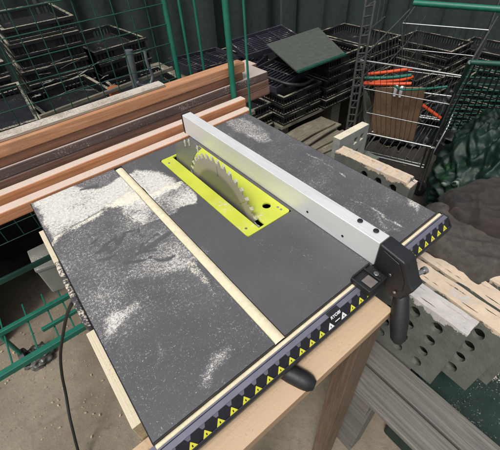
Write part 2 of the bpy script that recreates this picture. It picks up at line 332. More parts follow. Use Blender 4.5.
def table_top():
    XS, YS, FS, o = [], [], [], 0
    st = .0016
    for (x0, x1, y0, y1) in [(0, s0, 0, D), (s1, i0, 0, D), (i0, i1, 0, iy0 - .0008), (i0, i1, iy1 + .0008, D), (i1, W, 0, D)]:
        nx = max(2, int((x1 - x0) / st)); ny = max(2, int((y1 - y0) / st))
        xx, yy = np.meshgrid(np.linspace(x0, x1, nx + 1), np.linspace(y0, y1, ny + 1)); XS.append(xx.ravel()); YS.append(yy.ravel())
        a = (np.arange(ny)[:, None] * (nx + 1) + np.arange(nx)[None, :]).ravel() + o
        FS.append(np.stack([a, a + 1, a + nx + 2, a + nx + 1], 1)); o += xx.size
    X = np.concatenate(XS); Y = np.concatenate(YS); Fa = np.concatenate(FS)
    N1 = np.array([mn.noise(Vector((x * 45, y * 45, 1))) for x, y in zip(X, Y)]); N2 = np.array([mn.noise(Vector((x * 45, y * 45, 9))) for x, y in zip(X, Y)])
    N3 = np.array([mn.fractal(Vector((x * 16, y * 16, 5)), 1.0, 2.0, 3) for x, y in zip(X, Y)])
    wx = X + .006 * N1; wy = Y + .006 * N2
    thick = poly_sd(wx, wy, T((30, 203), (42, 192), (66, 182), (84, 187), (100, 187), (112, 181), (118, 176), (130, 172), (134, 168), (146, 170), (160, 170), (168, 174), (186, 186), (170, 194), (140, 208), (132, 203), (118, 208), (104, 210), (72, 228), (52, 243)))
    grey = poly_sd(wx, wy, T((150, 196), (186, 183), (197, 196), (199, 204), (180, 208), (176, 213), (160, 220), (142, 226), (132, 219), (117, 210), (124, 202)))
    heap = seg_d(wx, wy, T((53, 244), (64, 232), (80, 225), (96, 216), (108, 207)))
    heap2 = poly_sd(wx, wy, T((105, 210), (114, 200), (130, 191), (148, 186), (150, 192), (134, 204), (121, 208)))
    heap3 = seg_d(wx, wy, T((134, 203), (150, 196), (166, 189), (184, 182)))
    heap4 = seg_d(wx, wy, T((117, 209), (130, 217), (141, 225)))
    left = X < s0
    d = np.full(X.shape, -.02)
    base_l = .31 + .10 * N3
    fad = np.where(left, base_l * (.50 + .50 * ss(Y, .04, .26)) + .03, .08 + .06 * N3 + (.16 + .05 * N3) * ss(X, .37, .42))
    fad = np.where((X > s1) & (X < i0), -.02 + .24 * ss(Y, .22, .42) * (X < .26), fad)
    d = np.maximum(d, fad)
    d = np.maximum(d, (.76 + .26 * N3) * ss(thick, -.008, .014))
    d = np.maximum(d, (.52 + .24 * N3) * ss(grey, -.004, .006))
    def patch(pts, val, soft_=.022):
        nonlocal d
        q = poly_sd(wx, wy, T(*pts)); d = np.maximum(d, (val + .12 * N3) * ss(q, -soft_ * .4, soft_))
    patch([(92, 318), (112, 305), (140, 296), (150, 305), (128, 325), (112, 345), (104, 352)], .56)
    patch([(195, 372), (208, 350), (228, 338), (236, 345), (228, 366), (214, 388), (196, 392)], .56)
    patch([(130, 245), (175, 235), (215, 250), (190, 275), (140, 285), (110, 290)], .46)
    patch([(150, 340), (168, 330), (172, 350), (160, 375), (150, 370)], .42)
    patch([(165, 292), (185, 296), (180, 320), (160, 315)], .38)
    patch([(402, 190), (415, 186), (426, 205), (418, 215), (404, 205)], .60, .012)
    patch([(215, 118), (245, 116), (268, 128), (278, 142), (262, 146), (230, 132)], .50, .02)
    patch([(340, 160), (372, 176), (380, 190), (350, 180)], .25, .02)
    for pts, w_, val in [([(306, 153), (325, 163), (345, 177)], .0016, .46), ([(352, 199), (368, 206), (388, 220), (402, 226)], .0022, .52), ([(375, 214), (385, 232), (392, 230)], .003, .42), ([(392, 231), (398, 230)], .004, .5), ([(215, 140), (260, 150)], .002, .25), ([(289, 246), (306, 256)], .0008, .27), ([(300, 260), (311, 262), (307, 253)], .0008, .24), ([(289, 246), (300, 260)], .0007, .18)]:
        q = seg_d(wx, wy, T(*pts)); d = np.maximum(d, val * (.85 + .5 * N2) * (1 - ss(q, w_ * .2, w_ * 3.2)))
    # finger strokes wiped through the dust
    for pts, w_ in [([(96, 254), (106, 247)], .006), ([(104, 246), (114, 239), (118, 243)], .004), ([(119, 243), (124, 233), (133, 231)], .004), ([(133, 236), (140, 231)], .004), ([(138, 229), (142, 236)], .004), ([(140, 252), (170, 232), (186, 226)], .006), ([(138, 253), (155, 250)], .005), ([(125, 262), (160, 260), (175, 255)], .004), ([(80, 190), (96, 186)], .004), ([(92, 243), (97, 239)], .003), ([(108, 252), (116, 247)], .003), ([(146, 243), (158, 233)], .003), ([(140, 252), (143, 243)], .003), ([(98, 262), (112, 256)], .003)]:
        w2 = w_ * (.75 + .9 * N2); q = seg_d(wx + .003 * N2, wy, T(*pts)); d = d * (.25 + .75 * ss(q, w2 * .2, w2 * 1.5))
    edge = np.minimum(np.minimum(X, W - X), np.minimum(Y, D - Y))
    h = np.maximum.reduce([.95 * (1 - ss(heap, .001, .013)), .85 * ss(heap2, -.003, .006), .9 * (1 - ss(heap3, .001, .013)) * ((X > s1) & (X < i0 - .002)), .6 * (1 - ss(heap4, .000, .0035)) * left])
    h = np.maximum(h, .6 * (1 - ss(np.abs(X - s0), 0, .003)) * (X < s0) * (N1 > -.1)); h = np.maximum(h, .5 * (1 - ss(np.abs(X - s1), 0, .003)) * (X > s1) * (N1 > .15))
    q = poly_sd(wx, wy, T((180, 258), (196, 262), (210, 282), (216, 295), (205, 285), (190, 272))); h = np.maximum(h, .55 * ss(q, -.002, .004) * (X < s0 + .001))
    h = h * (.72 + .55 * np.abs(N2) + .5 * N3 * left)
    Z = .0026 * np.clip(h, 0, 1) * (1 + .5 * N1) + .0006 * np.clip(d, 0, 1) * (1 + N2)
    Z *= ss(edge, 0, .004)
    me = bpy.data.meshes.new('table_top'); V = np.stack([X, Y, Z], 1) - np.array([W / 2, D / 2, -.30])
    me.from_pydata(V.tolist(), [], Fa.tolist()); me.update()
    for nm, arr in (('dust', d), ('heap', h)):
        a = me.attributes.new(nm, 'FLOAT', 'POINT'); a.data.foreach_set('value', arr.astype(np.float32))
    me.polygons.foreach_set('use_smooth', [True] * len(me.polygons)); me.materials.append(M['table'])
    o = bpy.data.objects.new('table_top', me); C.objects.link(o); o.parent = SAW
    return o
table_top()
sk = MB()      # cast skirt: the edge walls of the table, the walls of the mitre slot and of the insert opening
e = -.0006
sk.box(-.0015, W + .0015, D - .004, D + .0015, -.022, e); sk.box(-.0015, .004, -.001, D - .004, -.022, e); sk.box(W - .004, W + .0015, -.001, D - .004, -.022, e)
sk.box(.004, s0 - .0003, -.001, .004, -.012, e); sk.box(s1 + .0003, W - .004, -.001, .004, -.012, e)
for x in (s0, s1): sk.box(x - .003 if x == s0 else x + .0003, x - .0003 if x == s0 else x + .003, .004, D - .004, -.012, e)
sk.box(i0 - .003, i0 - .0005, iy0, iy1, -.03, e); sk.box(i1 + .0005, i1 + .003, iy0, iy1, -.03, e); sk.box(i0, i1, iy0 - .003, iy0 - .0006, -.03, e); sk.box(i0, i1, iy1 + .0008, iy1 + .003, -.03, e)
sk.box(s0 + .0002, s1 - .0002, .0, D - .004, -.014, -.012)
obj('table_skirt', sk, M['black'], SAW)
hb = MB(); hb.box(.03, .272, .04, D - .04, -.30, -.023); hb.box(.392, W - .06, .04, D - .04, -.30, -.023); hb.box(.2722, .3918, .04, .165, -.30, -.031); hb.box(.2722, .3918, .5175, D - .04, -.30, -.031); hb.box(.2722, .3918, .165, .5175, -.30, -.29)
obj('saw_housing', hb, M['black'], SAW)
# packed sawdust in the mitre slot and in the rail groove
def heapstrip(x0, x1, y0, y1, zb, amp, along):
    mb = MB(); L = (y1 - y0) if along == 1 else (x1 - x0); n = int(L / .004); k = 6; vs = []
    for i in range(n + 1):
        for j in range(k + 1):
            a = i / n; b = j / k
            x, y = (x0 + (x1 - x0) * b, y0 + (y1 - y0) * a) if along == 1 else (x0 + (x1 - x0) * a, y0 + (y1 - y0) * b)
            vs.append((x, y, zb + amp * (math.sin(math.pi * b) ** .5 if 0 < b < 1 else 0) * (.8 + .6 * nz(x * 60, y * 60, 3))))
    mb.add(vs, [(i * (k + 1) + j, i * (k + 1) + j + 1, (i + 1) * (k + 1) + j + 1, (i + 1) * (k + 1) + j) for i in range(n) for j in range(k)], True); return mb
obj('slot_sawdust', heapstrip(s0 + .0002, s1 - .0002, -.0005, D - .0045, -.0035, .0026, 1), M['sawdust'], SAW)
obj('rail_sawdust', heapstrip(.0, .5835, -.0074, -.0012, -.0062, .0022, 0), M['sawdust'], SAW)
# lime throat insert with its blade slot and finger hole
def rrect(x0, x1, y0, y1, r, n=5):
    out = []
    for cx, cy, a in ((x1 - r, y1 - r, 0), (x0 + r, y1 - r, 90), (x0 + r, y0 + r, 180), (x1 - r, y0 + r, 270)):
        out += [(cx + r * math.cos(R_(a + 90 * k / n)), cy + r * math.sin(R_(a + 90 * k / n))) for k in range(n + 1)]
    return out
ins = plate(rrect(i0 + .0008, i1 - .0008, iy0 + .0006, iy1 - .0006, .006), [[(.3085, .186), (.3225, .186), (.3225, .508), (.3085, .508)], circ(.3590, .2235, .0085, n=24)], -.003, .0004)
insert = obj('throat_insert', ins, M['yellow'], SAW)
for x, y in ((.372, .205), (.372, .196), (.290, .20), (.372, .49), (.290, .49)):
    obj('insert_screw', MB().prism(circ(x, y, .0026, n=12), 2, -.002, .0009), M['steel'], insert, .0003)
# blade
BX, BY, BZ, BR = .3150, .3134, -.0446, .127
def blade_mesh():
    prof = []; nt = 40
    for k in range(nt):
        a = 2 * math.pi * k / nt
        for da, rr in ((0, BR - .001), (.055, BR - .0035), (.085, BR - .0115), (.105, BR - .0125), (.135, BR - .009), (.150, BR - .0035)):
            prof.append((rr * math.cos(a + da) + BY, rr * math.sin(a + da) + BZ))
    return plate(prof, [circ(BY, BZ, .012, n=20)] + [[(BY + r_ * math.cos(a_ + t_), BZ + r_ * math.sin(a_ + t_)) for r_, t_ in ((.088, -.012), (.088, .012), (.112, .008), (.112, -.008))] for a_ in (.60, 1.55, 2.40, 3.6, 4.6, 5.6)], -.0011, .0011)
bm_ = blade_mesh(); bb = MB(); bb.add([(BX + z, x, y) for x, y, z in bm_.v], bm_.f)
blade = obj('saw_blade', bb, M['blade'], SAW, loc=(BX - W / 2, BY - D / 2, BZ + .30))
tp = MB()
for k in range(40):
    a = 2 * math.pi * k / 40
    P = lambda r_, t_: (BY + r_ * math.cos(a + t_), BZ + r_ * math.sin(a + t_))
    tp.prism([P(BR + .0006, -.004), P(BR - .0008, .045), P(BR - .0085, .030), P(BR - .0085, -.014)], 0, BX - .0015, BX + .0015)
tips = obj('blade_teeth', tp, M['tip'], blade)
fl = MB().prism(circ(BY, BZ, .032, n=32), 0, BX - .006, BX + .006); obj('arbor_flange', fl, M['steel'], blade, .001); obj('arbor_nut', MB().prism(circ(BY, BZ, .014, n=6), 0, BX - .014, BX - .0062), M['steel'], blade, .001)
# riving plate behind the blade
A = [at(u, v, 0, .315) for u, v in ((174.7, 143.5), (180, 141.5), (188.7, 139.8), (195, 143.5), (201, 148.5), (196.5, 152), (193.5, 157), (192.2, 163), (192.8, 168))]
pl = [(p.y, p.z) for p in A] + [(.423, -.02), (.502, -.02)]
riv = obj('riving_plate', MB().prism(pl, 0, .3136, .3164), M['plate'], SAW, .0006)
for u, v in ((184.5, 143), (188.5, 142.5), (197, 149)):
    p = at(u, v, 0, .3134); obj('kickback_tooth', MB().prism([(p.y + .004, p.z + .001), (p.y - .001, p.z + .009), (p.y - .005, p.z + .007), (p.y - .003, p.z - .006), (p.y + .001, p.z - .008), (p.y, p.z)], 0, .3120, .3135), M['tip'], riv)
# fence
fx0, fx1, fh = .3903, .4150, .0514
fn = MB()
fp = [(fx0, .0008), (fx1, .0008), (fx1, fh), (fx0, fh)]
t_ = .002
fn.add([(x, -.002, z) for x, z in fp] + [(x, .583, z) for x, z in fp], [(0, 1, 5, 4), (1, 2, 6, 5), (2, 3, 7, 6), (3, 0, 4, 7), (0, 3, 2, 1), (4, 5, 6, 7)])
FEN = thing('rip_fence', 'silver aluminium rip fence lying across the dark saw table with black head and grip', 'rip fence', (.40, -.02, 0))
fence = obj('fence_bar', fn, M['alu'], FEN, .0012)
obj('end_cap', MB().box(fx0 - .0004, fx1 + .0004, .5832, .590, .0, fh + .0004), M['black'], FEN, .001)
for y in (.0476, .0172):
    obj('bolt', MB().prism(circ(.4066, y, .0046, n=20), 2, fh + .0002, fh + .0032), M['black'], FEN, .0012)
for p in ((.1452, .0172), (.0638, .0168)):
    obj('side_hole', MB().prism(circ(p[0], p[1], .0024, n=16), 0, fx0 - .0006, fx0 + .001), M['black'], FEN)
hd = MB()
prof = [(-.003, .0525), (-.0025, -.0035), (-.018, -.018), (-.0296, -.029), (-.0419, -.038), (-.060, -.030), (-.0725, .004), (-.064, .012), (-.0500, .0395), (-.046, .046)]
hd.prism(prof, 0, .3885, .4165); head = obj('fence_head', hd, M['black'], FEN, .003, seg=3)
obj('head_facet', MB().prism([(-.012, .047), (-.040, .040), (-.056, .012), (-.058, -.010), (-.030, -.020), (-.010, -.004)], 0, .3868, .3884), M['black'], head, .001)
for y, z in ((-.0333, .0095), (-.0489, -.0191)):
    obj('head_screw', MB().prism(circ(y, z, .0026, n=14), 0, .3852, .3866), M['steel'], head, .0006)
pv = MB().tube([(.400, -.052, .0045), (.4335, -.060, .0045)], .0040, 14); pv.tube([(.4335, -.060, .0045), (.4395, -.0612, .0045)], .0058, 14)
obj('pivot_bolt', pv, M['steel'], FEN, .0008)
g0 = Vector((.405, -.052, -.030)); gd = (at(397.5, 338, 1, -.085) - g0).normalized() * .088
gp = []; gr = []
for k in range(13):
    t = k / 12; gp.append(g0 + gd * t); gr.append(.0132 * (1 - .10 * math.cos(t * 6.28)) * (1 if t < .9 else (1 - ((t - .9) / .1) ** 2 * .45)) * (.75 if k == 0 else 1))
obj('grip', MB().tube(gp, gr, 24), M['rubber'], FEN)
# clamp window riding on the rail
bk = MB().box(.3385, .382, -.0335, .0025, -.0035, .0085); brk = obj('rail_clamp', bk, M['blackd'], FEN, .002)
obj('scale_window', MB().box(.345, .362, -.030, -.012, .0088, .0105), M['window'], brk, .0008)
obj('clamp_screw', MB().prism(circ(.372, -.019, .0042, n=18), 2, .0088, .0118), M['steel'], brk, .001)
obj('clamp_rib', MB().box(.364, .3675, -.032, .0, .0088, .0125), M['blackd'], brk, .0008)
obj('clamp_lip', MB().box(.340, .380, -.0015, .0015, .0088, .0128), M['blackd'], brk, .0008)
# front rail with the scale
RX0, RX1 = -.09, .584
rl = MB(); rl.prism([(-.0002, -.0075), (-.0077, -.0075), (-.0077, -.0035), (-.0098, -.0035), (-.0100, -.0050), (-.0106, -.0050), (-.0108, -.0040), (-.0180, -.0044), (-.0275, -.0205), (-.0290, -.0195), (-.0305, -.0215), (-.0295, -.0290), (-.0002, -.0290)], 0, RX0, RX1)
rail = obj('front_rail', rl, M['lilac'], SAW)
obj('rail_end_cap', MB().prism([(-.0002, -.0045), (-.018, -.0035), (-.0310, -.0210), (-.0300, -.0300), (-.0002, -.0300)], 0, RX1 + .0002, RX1 + .0030), M['black'], rail, .0006)
obj('rail_lip', MB().prism([(-.0291, -.0188), (-.0312, -.0212), (-.0302, -.0297), (-.0297, -.0297), (-.0307, -.0214), (-.0286, -.0192)], 0, RX0, RX1), M['black'], rail)
obj('lip_line', MB().box(RX0, RX1, -.0107, -.0098, -.0049, -.0034), M['black'], rail)
# slanted scale face: local a along x, b down the slope from 0 (top) to 1 (lip)
P0 = Vector((0, -.0180, -.0044)); P1 = Vector((0, -.0275, -.0205)); sd = (P1 - P0); sn = Vector((0, -sd.z, sd.y)).normalized(); sn = sn if sn.z > 0 else -sn
def sc(x, b, off): p = P0 + sd * b + sn * off; return (x, p.y, p.z)
def flatpoly(mb, pts, off): mb.add([sc(x, b, off) for x, b in pts] + [sc(x, b, off - .0002) for x, b in pts], [tuple(range(len(pts))), tuple(range(len(pts), 2 * len(pts)))[::-1]] + [(i, (i + 1) % len(pts), len(pts) + (i + 1) % len(pts), len(pts) + i) for i in range(len(pts))])
marks_ = []; pitch = .01952; sb = MB(); yt = MB(); wt = MB(); ticks = MB()
flatpoly(sb, [(RX0, .02), (RX1, .02), (RX1, .98), (RX0, .98)], .0004)
k0 = int((RX0 - .1306) / pitch); pk = k0
while .1306 + pk * pitch + .0079 < RX1 - .008:
    x = .1306 + pk * pitch + (.0079 if pk > 7 else 0)
    if x - .008 > RX0:
        w = x > .262 and x < .300
        if not (.266 < x < .284): pass
        _m = MB(); marks_.append((_m, w)); (flatpoly(_m, [(x - .0060, .95), (x - .0004, .45), (x + .0004, .45), (x + .0060, .95)], .0008))
        flatpoly(ticks, [(x - .0007, .86), (x + .0007, .86), (x + .0007, .70), (x - .0007, .70)], .0011)
        # grey scallops of the band dipping between the black tabs
        flatpoly(ticks, [(x + pitch / 2 - .0002, .45), (x + pitch / 2 + .0002, .45), (x + pitch / 2 + .0002, .25), (x + pitch / 2 - .0002, .25)], .0008)
    pk += 1
scale = obj('scale_strip', sb, M['blackp'], rail); [obj('white_mark' if w_ else 'yellow_mark', m_, M['white'] if w_ else M['ylabel'], scale) for m_, w_ in marks_]; obj('fine_marks', ticks, M['blackp'], scale)
lt = MB(); pk = k0
while .1306 + pk * pitch + .0079 < RX1 - .008:
    x = .1306 + pk * pitch + (.0079 if pk > 7 else 0); pk += 1
    if x - .005 > RX0 and not .265 < x < .297: flatpoly(lt, [(x - .0040, .0), (x - .0018, .30), (x + .0018, .30), (x + .0040, .0)], .0007)
obj('band_scallops', lt, M['lilac'], scale)
# maker's shield sticker across band and scale
st = MB(); cxs = .2809
def stp(x, b, off):
    if b < 0:
        return (x, -.0180 - b * .0068, -.0044 + .0006 + off)
    return sc(x, b, off + .0012)
up_ = [(cxs - .0115, -.95), (cxs + .0115, -.95), (cxs + .0115, -.02), (cxs - .0115, -.02)]
st.add([stp(x, b, .0004) for x, b in up_], [(0, 1, 2, 3)]); dn = [(cxs - .0115, .0), (cxs + .0115, .0), (cxs + .0115, .30), (cxs + .008, .72), (cxs, .90), (cxs - .008, .72), (cxs - .0115, .30)]
st.add([stp(x, b, .0002) for x, b in dn], [tuple(range(7))]); st.add([stp(cxs - .0115, -.02, .0004), stp(cxs + .0115, -.02, .0004), stp(cxs + .0115, 0, .0002), stp(cxs - .0115, 0, .0002)], [(0, 1, 2, 3)])
sticker = obj('shield_sticker', st, M['black'], rail, fix=False)
def text_mesh(txt, size, origin, ex, ey, mat, parent, name):
    cu = bpy.data.curves.new(name, 'FONT'); cu.body = txt; cu.size = size; cu.align_x = 'CENTER'; cu.align_y = 'CENTER'; cu.extrude = .00008; cu.offset = size * .025
    to = bpy.data.objects.new('tmp', cu); C.objects.link(to); bpy.context.view_layer.update()
    me = bpy.data.meshes.new_from_object(to); bpy.data.objects.remove(to)
    ez = Vector(ex).cross(Vector(ey)).normalized(); o_ = Vector(origin); mb = MB()
    mb.add([o_ + Vector(ex) * v.co.x + Vector(ey) * v.co.y + ez * v.co.z for v in me.vertices], [tuple(p.vertices) for p in me.polygons])
    return obj(name, mb, mat, parent, fix=False)
eyv = -sd.normalized()
text_mesh('RYOBI', .0070, stp(cxs, .16, .0006), (1, 0, 0), eyv, M['white'], sticker, 'maker_lettering')
sp_ = MB(); sp_.add([stp(cxs - .005, .68, .0008), stp(cxs + .005, .68, .0008), stp(cxs + .005, .60, .0008), stp(cxs - .005, .60, .0008)], [(0, 1, 2, 3)]); obj('small_print', sp_, M['white'], sticker, fix=False)
# locking lever under the rail
kn = MB(); k0v = Vector((.178, -.006, -.050)); k1v = Vector((.2035, -.059, -.060)); kp = [k0v.lerp(k1v, t / 10) for t in range(11)]
kn.tube(kp, [.0125, .0125, .0125, .013, .0135, .0135, .0135, .0135, .0130, .0115, .0070], 20); obj('rail_lever', kn, M['rubber'], SAW)
# dusty side bracket on the left edge
sbk = MB(); pts = [(-.0125, .215), (-.0120, .350), (-.009, .368), (-.0022, .372), (-.0022, .202), (-.009, .205)]
sbk.prism(pts, 2, -.030, -.010); obj('side_bracket', sbk, M['skirt'], SAW, .003)
# ------------------------------------------------------------------ wooden bench round the saw
BEN = thing('pine_bench', 'raw pine bench frame carrying the table saw, sawdust on its front plank', 'workbench', (.2, .2, G))
obj('front_plank', MB().box(-.06, .388, -.0565, .034, -.082, -.060), M['ply'], BEN, .0015)
obj('side_plank', MB().box(-.0150, -.0025, .036, .200, -.16, -.018), M['plyY'], BEN, .001)
obj('side_plank', MB().box(-.0115, -.0025, .373, .478, -.16, -.014), M['plyY'], BEN, .001)
obj('apron', MB().box(-.02, .325, -.030, -.012, -.20, -.0825), M['plyZ'], BEN, .001)
obj('leg', MB().box(.327, .386, -.050, -.012, G, -.0822), M['plyZ'], BEN, .002)
obj('leg', MB().box(.327, .386, .50, .54, G, -.10), M['plyZ'], BEN, .002)
obj('leg', MB().box(.06, .12, .50, .54, G, -.10), M['plyZ'], BEN, .002)
obj('leg', MB().box(.02, .08, .0, .034, G, -.0822), M['plyZ'], BEN, .002)
obj('saw_shelf', MB().box(.02, .56, .036, .54, -.325, -.3005), M['plyZ'], BEN, .001)
obj('side_rail', MB().box(.39, .41, .0, .54, -.20, -.09), M['plyY'], BEN, .001)
# ------------------------------------------------------------------ stack of boards behind the saw
def board(x0, x1, y0, y1, z0, z1, mat, label, rz=0, bev=.0035):
    mb = MB(); n = 14; vs = []
    for i in range(n + 1):
        x = x0 + (x1 - x0) * i / n; w = .0012 * nz(x * 5, y0 * 40, z0 * 50); u_ = .0008 * nz(x * 4, y0 * 30, 7 + z0 * 60)
        vs += [(x, y0 + w, z0 + u_), (x, y1 + w, z0 + u_), (x, y1 + w, z1 + u_), (x, y0 + w, z1 + u_)]
    fs = [(i * 4 + k, i * 4 + (k + 1) % 4, (i + 1) * 4 + (k + 1) % 4, (i + 1) * 4 + k) for i in range(n) for k in range(4)] + [(3, 2, 1, 0), (n * 4, n * 4 + 1, n * 4 + 2, n * 4 + 3)]
    mb.add(vs, fs); cx = (x0 + x1) / 2
    for k, v in enumerate(mb.v): mb.v[k] = (v[0] - cx, v[1] - y0, v[2] - z0)
    o = obj('timber_board', mb, mat, None, min(bev, (z1 - z0) * .3), seg=3); o.location = (cx, y0, z0); o.rotation_euler = (0, 0, rz)
    return tag(o, label, 'board', 'sawn boards stacked behind the saw')
bl = -.34
board(bl, .622, .601, .630, -.046, -.018, M['board_orange'], 'lowest pale orange batten, nearest to the back edge of the saw table')
board(bl, .634, .640, .6665, -.028, -.001, M['board_orange'], 'bright orange batten just above the one nearest the saw table', 0)
board(bl, .772, .690, .780, -.046, -.0205, M['board_red'], 'lower of the two short ended reddish brown boards under the dusty board')
board(bl, .768, .689, .781, -.0200, .0045, M['board_red'], 'reddish brown board directly under the dust covered dark board')
board(bl, .764, .688, .781, .0050, .0300, M['board_dark'], 'dark board with dust covered front face, third from the top')
board(bl, .668, .692, .772, .0305, .0520, M['board_brown'], 'brown board directly under the topmost tan board')
board(bl, .676, .690, .726, .0525, .0810, M['board_tan'], 'topmost rounded tan board with a knot, on the board stack')
board(bl, .415, .700, .737, .0815, .0880, M['board_pale'], 'thin pale weathered strip lying on top of the board stack', 0, .001)
board(.20, .80, .790, .850, .0, .022, M['board_red'], 'short board lying behind the stack, its dusty end showing past the tan board')
# ------------------------------------------------------------------ green cart holding the boards
CART = thing('green_cart', 'green painted tubular cart with wire mesh back holding the sawn boards', 'cart', (.2, .8, G))
def part(name, mb, mat, par, bev=0): return obj(name, mb, mat, par, bev)
p = (.616, .677); part('post', MB().tube([(p[0], p[1], G + .08), (p[0], p[1], .42)], .0088, 16), M['green'], CART)
part('stay_wire', MB().tube([(.611, .5925, -.55), (.611, .5925, .42)], .0032, 10), M['green'], CART)
q0 = at(177, 70, 1, .98); part('post', MB().tube([(q0.x, .98, G + .08), (q0.x, .98, .42)], .0085, 14), M['green'], CART)
for u in (190, 203.5):
    q = at(u, 70, 1, .98); part('upright', MB().tube([(q.x, .98, -.3), (q.x, .98, .42)], .0045, 10), M['green'], CART)
part('post', MB().tube([(-.36, .98, G + .08), (-.36, .98, .42)], .0085, 12), M['green'], CART)
mw = MB(); x = -.35
while x < q0.x: mw.tube([(x, .981, -.35), (x, .981, .40)], .0016, 6); x += .052
z = -.35
while z < .40: mw.tube([(-.36, .9785, z), (q0.x, .9785, z)], .0014 if int(round(z * 100)) % 3 else .0017, 6); z += .056
part('wire_mesh', mw, M['dgreen'], CART)
ZR = -.60
for (y, w, h) in ((.880, .016, .020), (.792, .012, .016), (.713, .022, .022)):
    part('base_bar', MB().box(-.36 if y != .792 else -.20, .60, y - w / 2, y + w / 2, ZR - h, ZR), M['green'], CART, .002)
for x in (-.315, -.235, -.165, -.11): part('cross_bar', MB().box(x - .0025, x + .0025, .706, .975, ZR - .028, ZR - .0235), M['green'], CART, .001)
for x in (-.25, .05, .45): part('bearer', MB().box(x - .012, x + .012, .594, .985, -.0735, -.0475), M['green'], CART, .002)
part('side_bar', MB().box(-.36, .3, .752, .760, -.315, -.298), M['dgreen'], CART, .001)
for x, y in ((.616, .677), (q0.x, .98), (-.36, .98)):
    part('castor', MB().prism(circ(y, G + .042, .042, n=20), 0, x - .012, x + .012), M['rubber'], CART, .004)
# grey tub on the lower shelf
tq = [tuple(at(u, v, 2, -.46)[:2]) for u, v in ((26, 251), (47, 241), (60, 262), (34, 271))]
TUB = thing('storage_tub', 'shallow grey lidded tub seen under the left edge of the saw table', 'tub', (tq[0][0] + .05, tq[0][1], -.598))
o = obj('lid', MB().prism(tq, 2, -.475, -.460), M['box'], TUB, .004); obj('body', MB().prism([(x * .94 + .06 * (sum(q[0] for q in tq) / 4), y * .94 + .06 * (sum(q[1] for q in tq) / 4)) for x, y in tq], 2, -.598, -.4755), M['box'], TUB, .006)
# cord
cd = [at(77, 292, 0, -.030), at(73, 300, 2, -.20), at(66.5, 315, 2, -.33), at(62.5, 335, 2, -.45), at(60, 355, 2, -.55), at(61.5, 375, 2, -.63), at(65.5, 395, 2, -.72), at(71, 425, 2, -.80), at(85, 470, 2, -.945), at(120, 520, 2, -.945)]
def smooth(pts, k=8):
    pts = [Vector(p) for p in pts]; out = []; n = len(pts)
    for i in range(n - 1):
        a, b, c, d = pts[max(i - 1, 0)], pts[i], pts[i + 1], pts[min(i + 2, n - 1)]
        for j in range(k):
            t = j / k; out.append(.5 * ((2 * b) + (c - a) * t + (2 * a - 5 * b + 4 * c - d) * t * t + (3 * b - a - 3 * c + d) * t ** 3))
    out.append(pts[-1]); return out
tag(obj('power_cord', MB().tube(smooth(cd), .0045, 10), M['rubber']), 'black power cord hanging from the left side of the saw to the floor', 'cord')
# crumpled bag on floor
def blob(c, s, amp, freq, seed, nlat=22, nlon=32, flat=None):
    mb = MB(); vs = []; c = Vector(c)
    for i in range(nlat + 1):
        th = math.pi * i / nlat
        for j in range(nlon):
            ph = 2 * math.pi * j / nlon; d = Vector((math.sin(th) * math.cos(ph), math.sin(th) * math.sin(ph), math.cos(th)))
            dq = d * 1.8 + Vector((seed, seed, 0)); dw = d + .30 * Vector((mn.noise(dq), mn.noise(dq + Vector((7, 0, 3))), mn.noise(dq + Vector((0, 11, 5))))); r = 1 + amp * (.7 - 2.4 * abs(mn.noise(dw * freq + Vector((seed, 0, 0))))) + amp * .7 * (.4 - 2 * abs(mn.noise(dw * freq * 2.3 + Vector((0, seed, 0))))) + amp * .3 * (.4 - 2 * abs(mn.noise(dw * freq * 5.5 + Vector((0, seed, 4)))))
            p = c + Vector((d.x * s[0], d.y * s[1], d.z * s[2])) * r
            if flat is not None: p.z = max(p.z, flat)
            vs.append(p)
    mb.add(vs, [(i * nlon + j, i * nlon + (j + 1) % nlon, (i + 1) * nlon + (j + 1) % nlon, (i + 1) * nlon + j) for i in range(nlat) for j in range(nlon)], True); return mb
p = at(41, 358, 2, G); tag(soft('plastic_bag', blob((p.x, p.y, G + .02), (.055, .05, .035), .5, 3.2, 4, flat=G + .002), M['clearbag'], 1), 'small crumpled see-through plastic bag on the concrete below the green cart', 'bag')
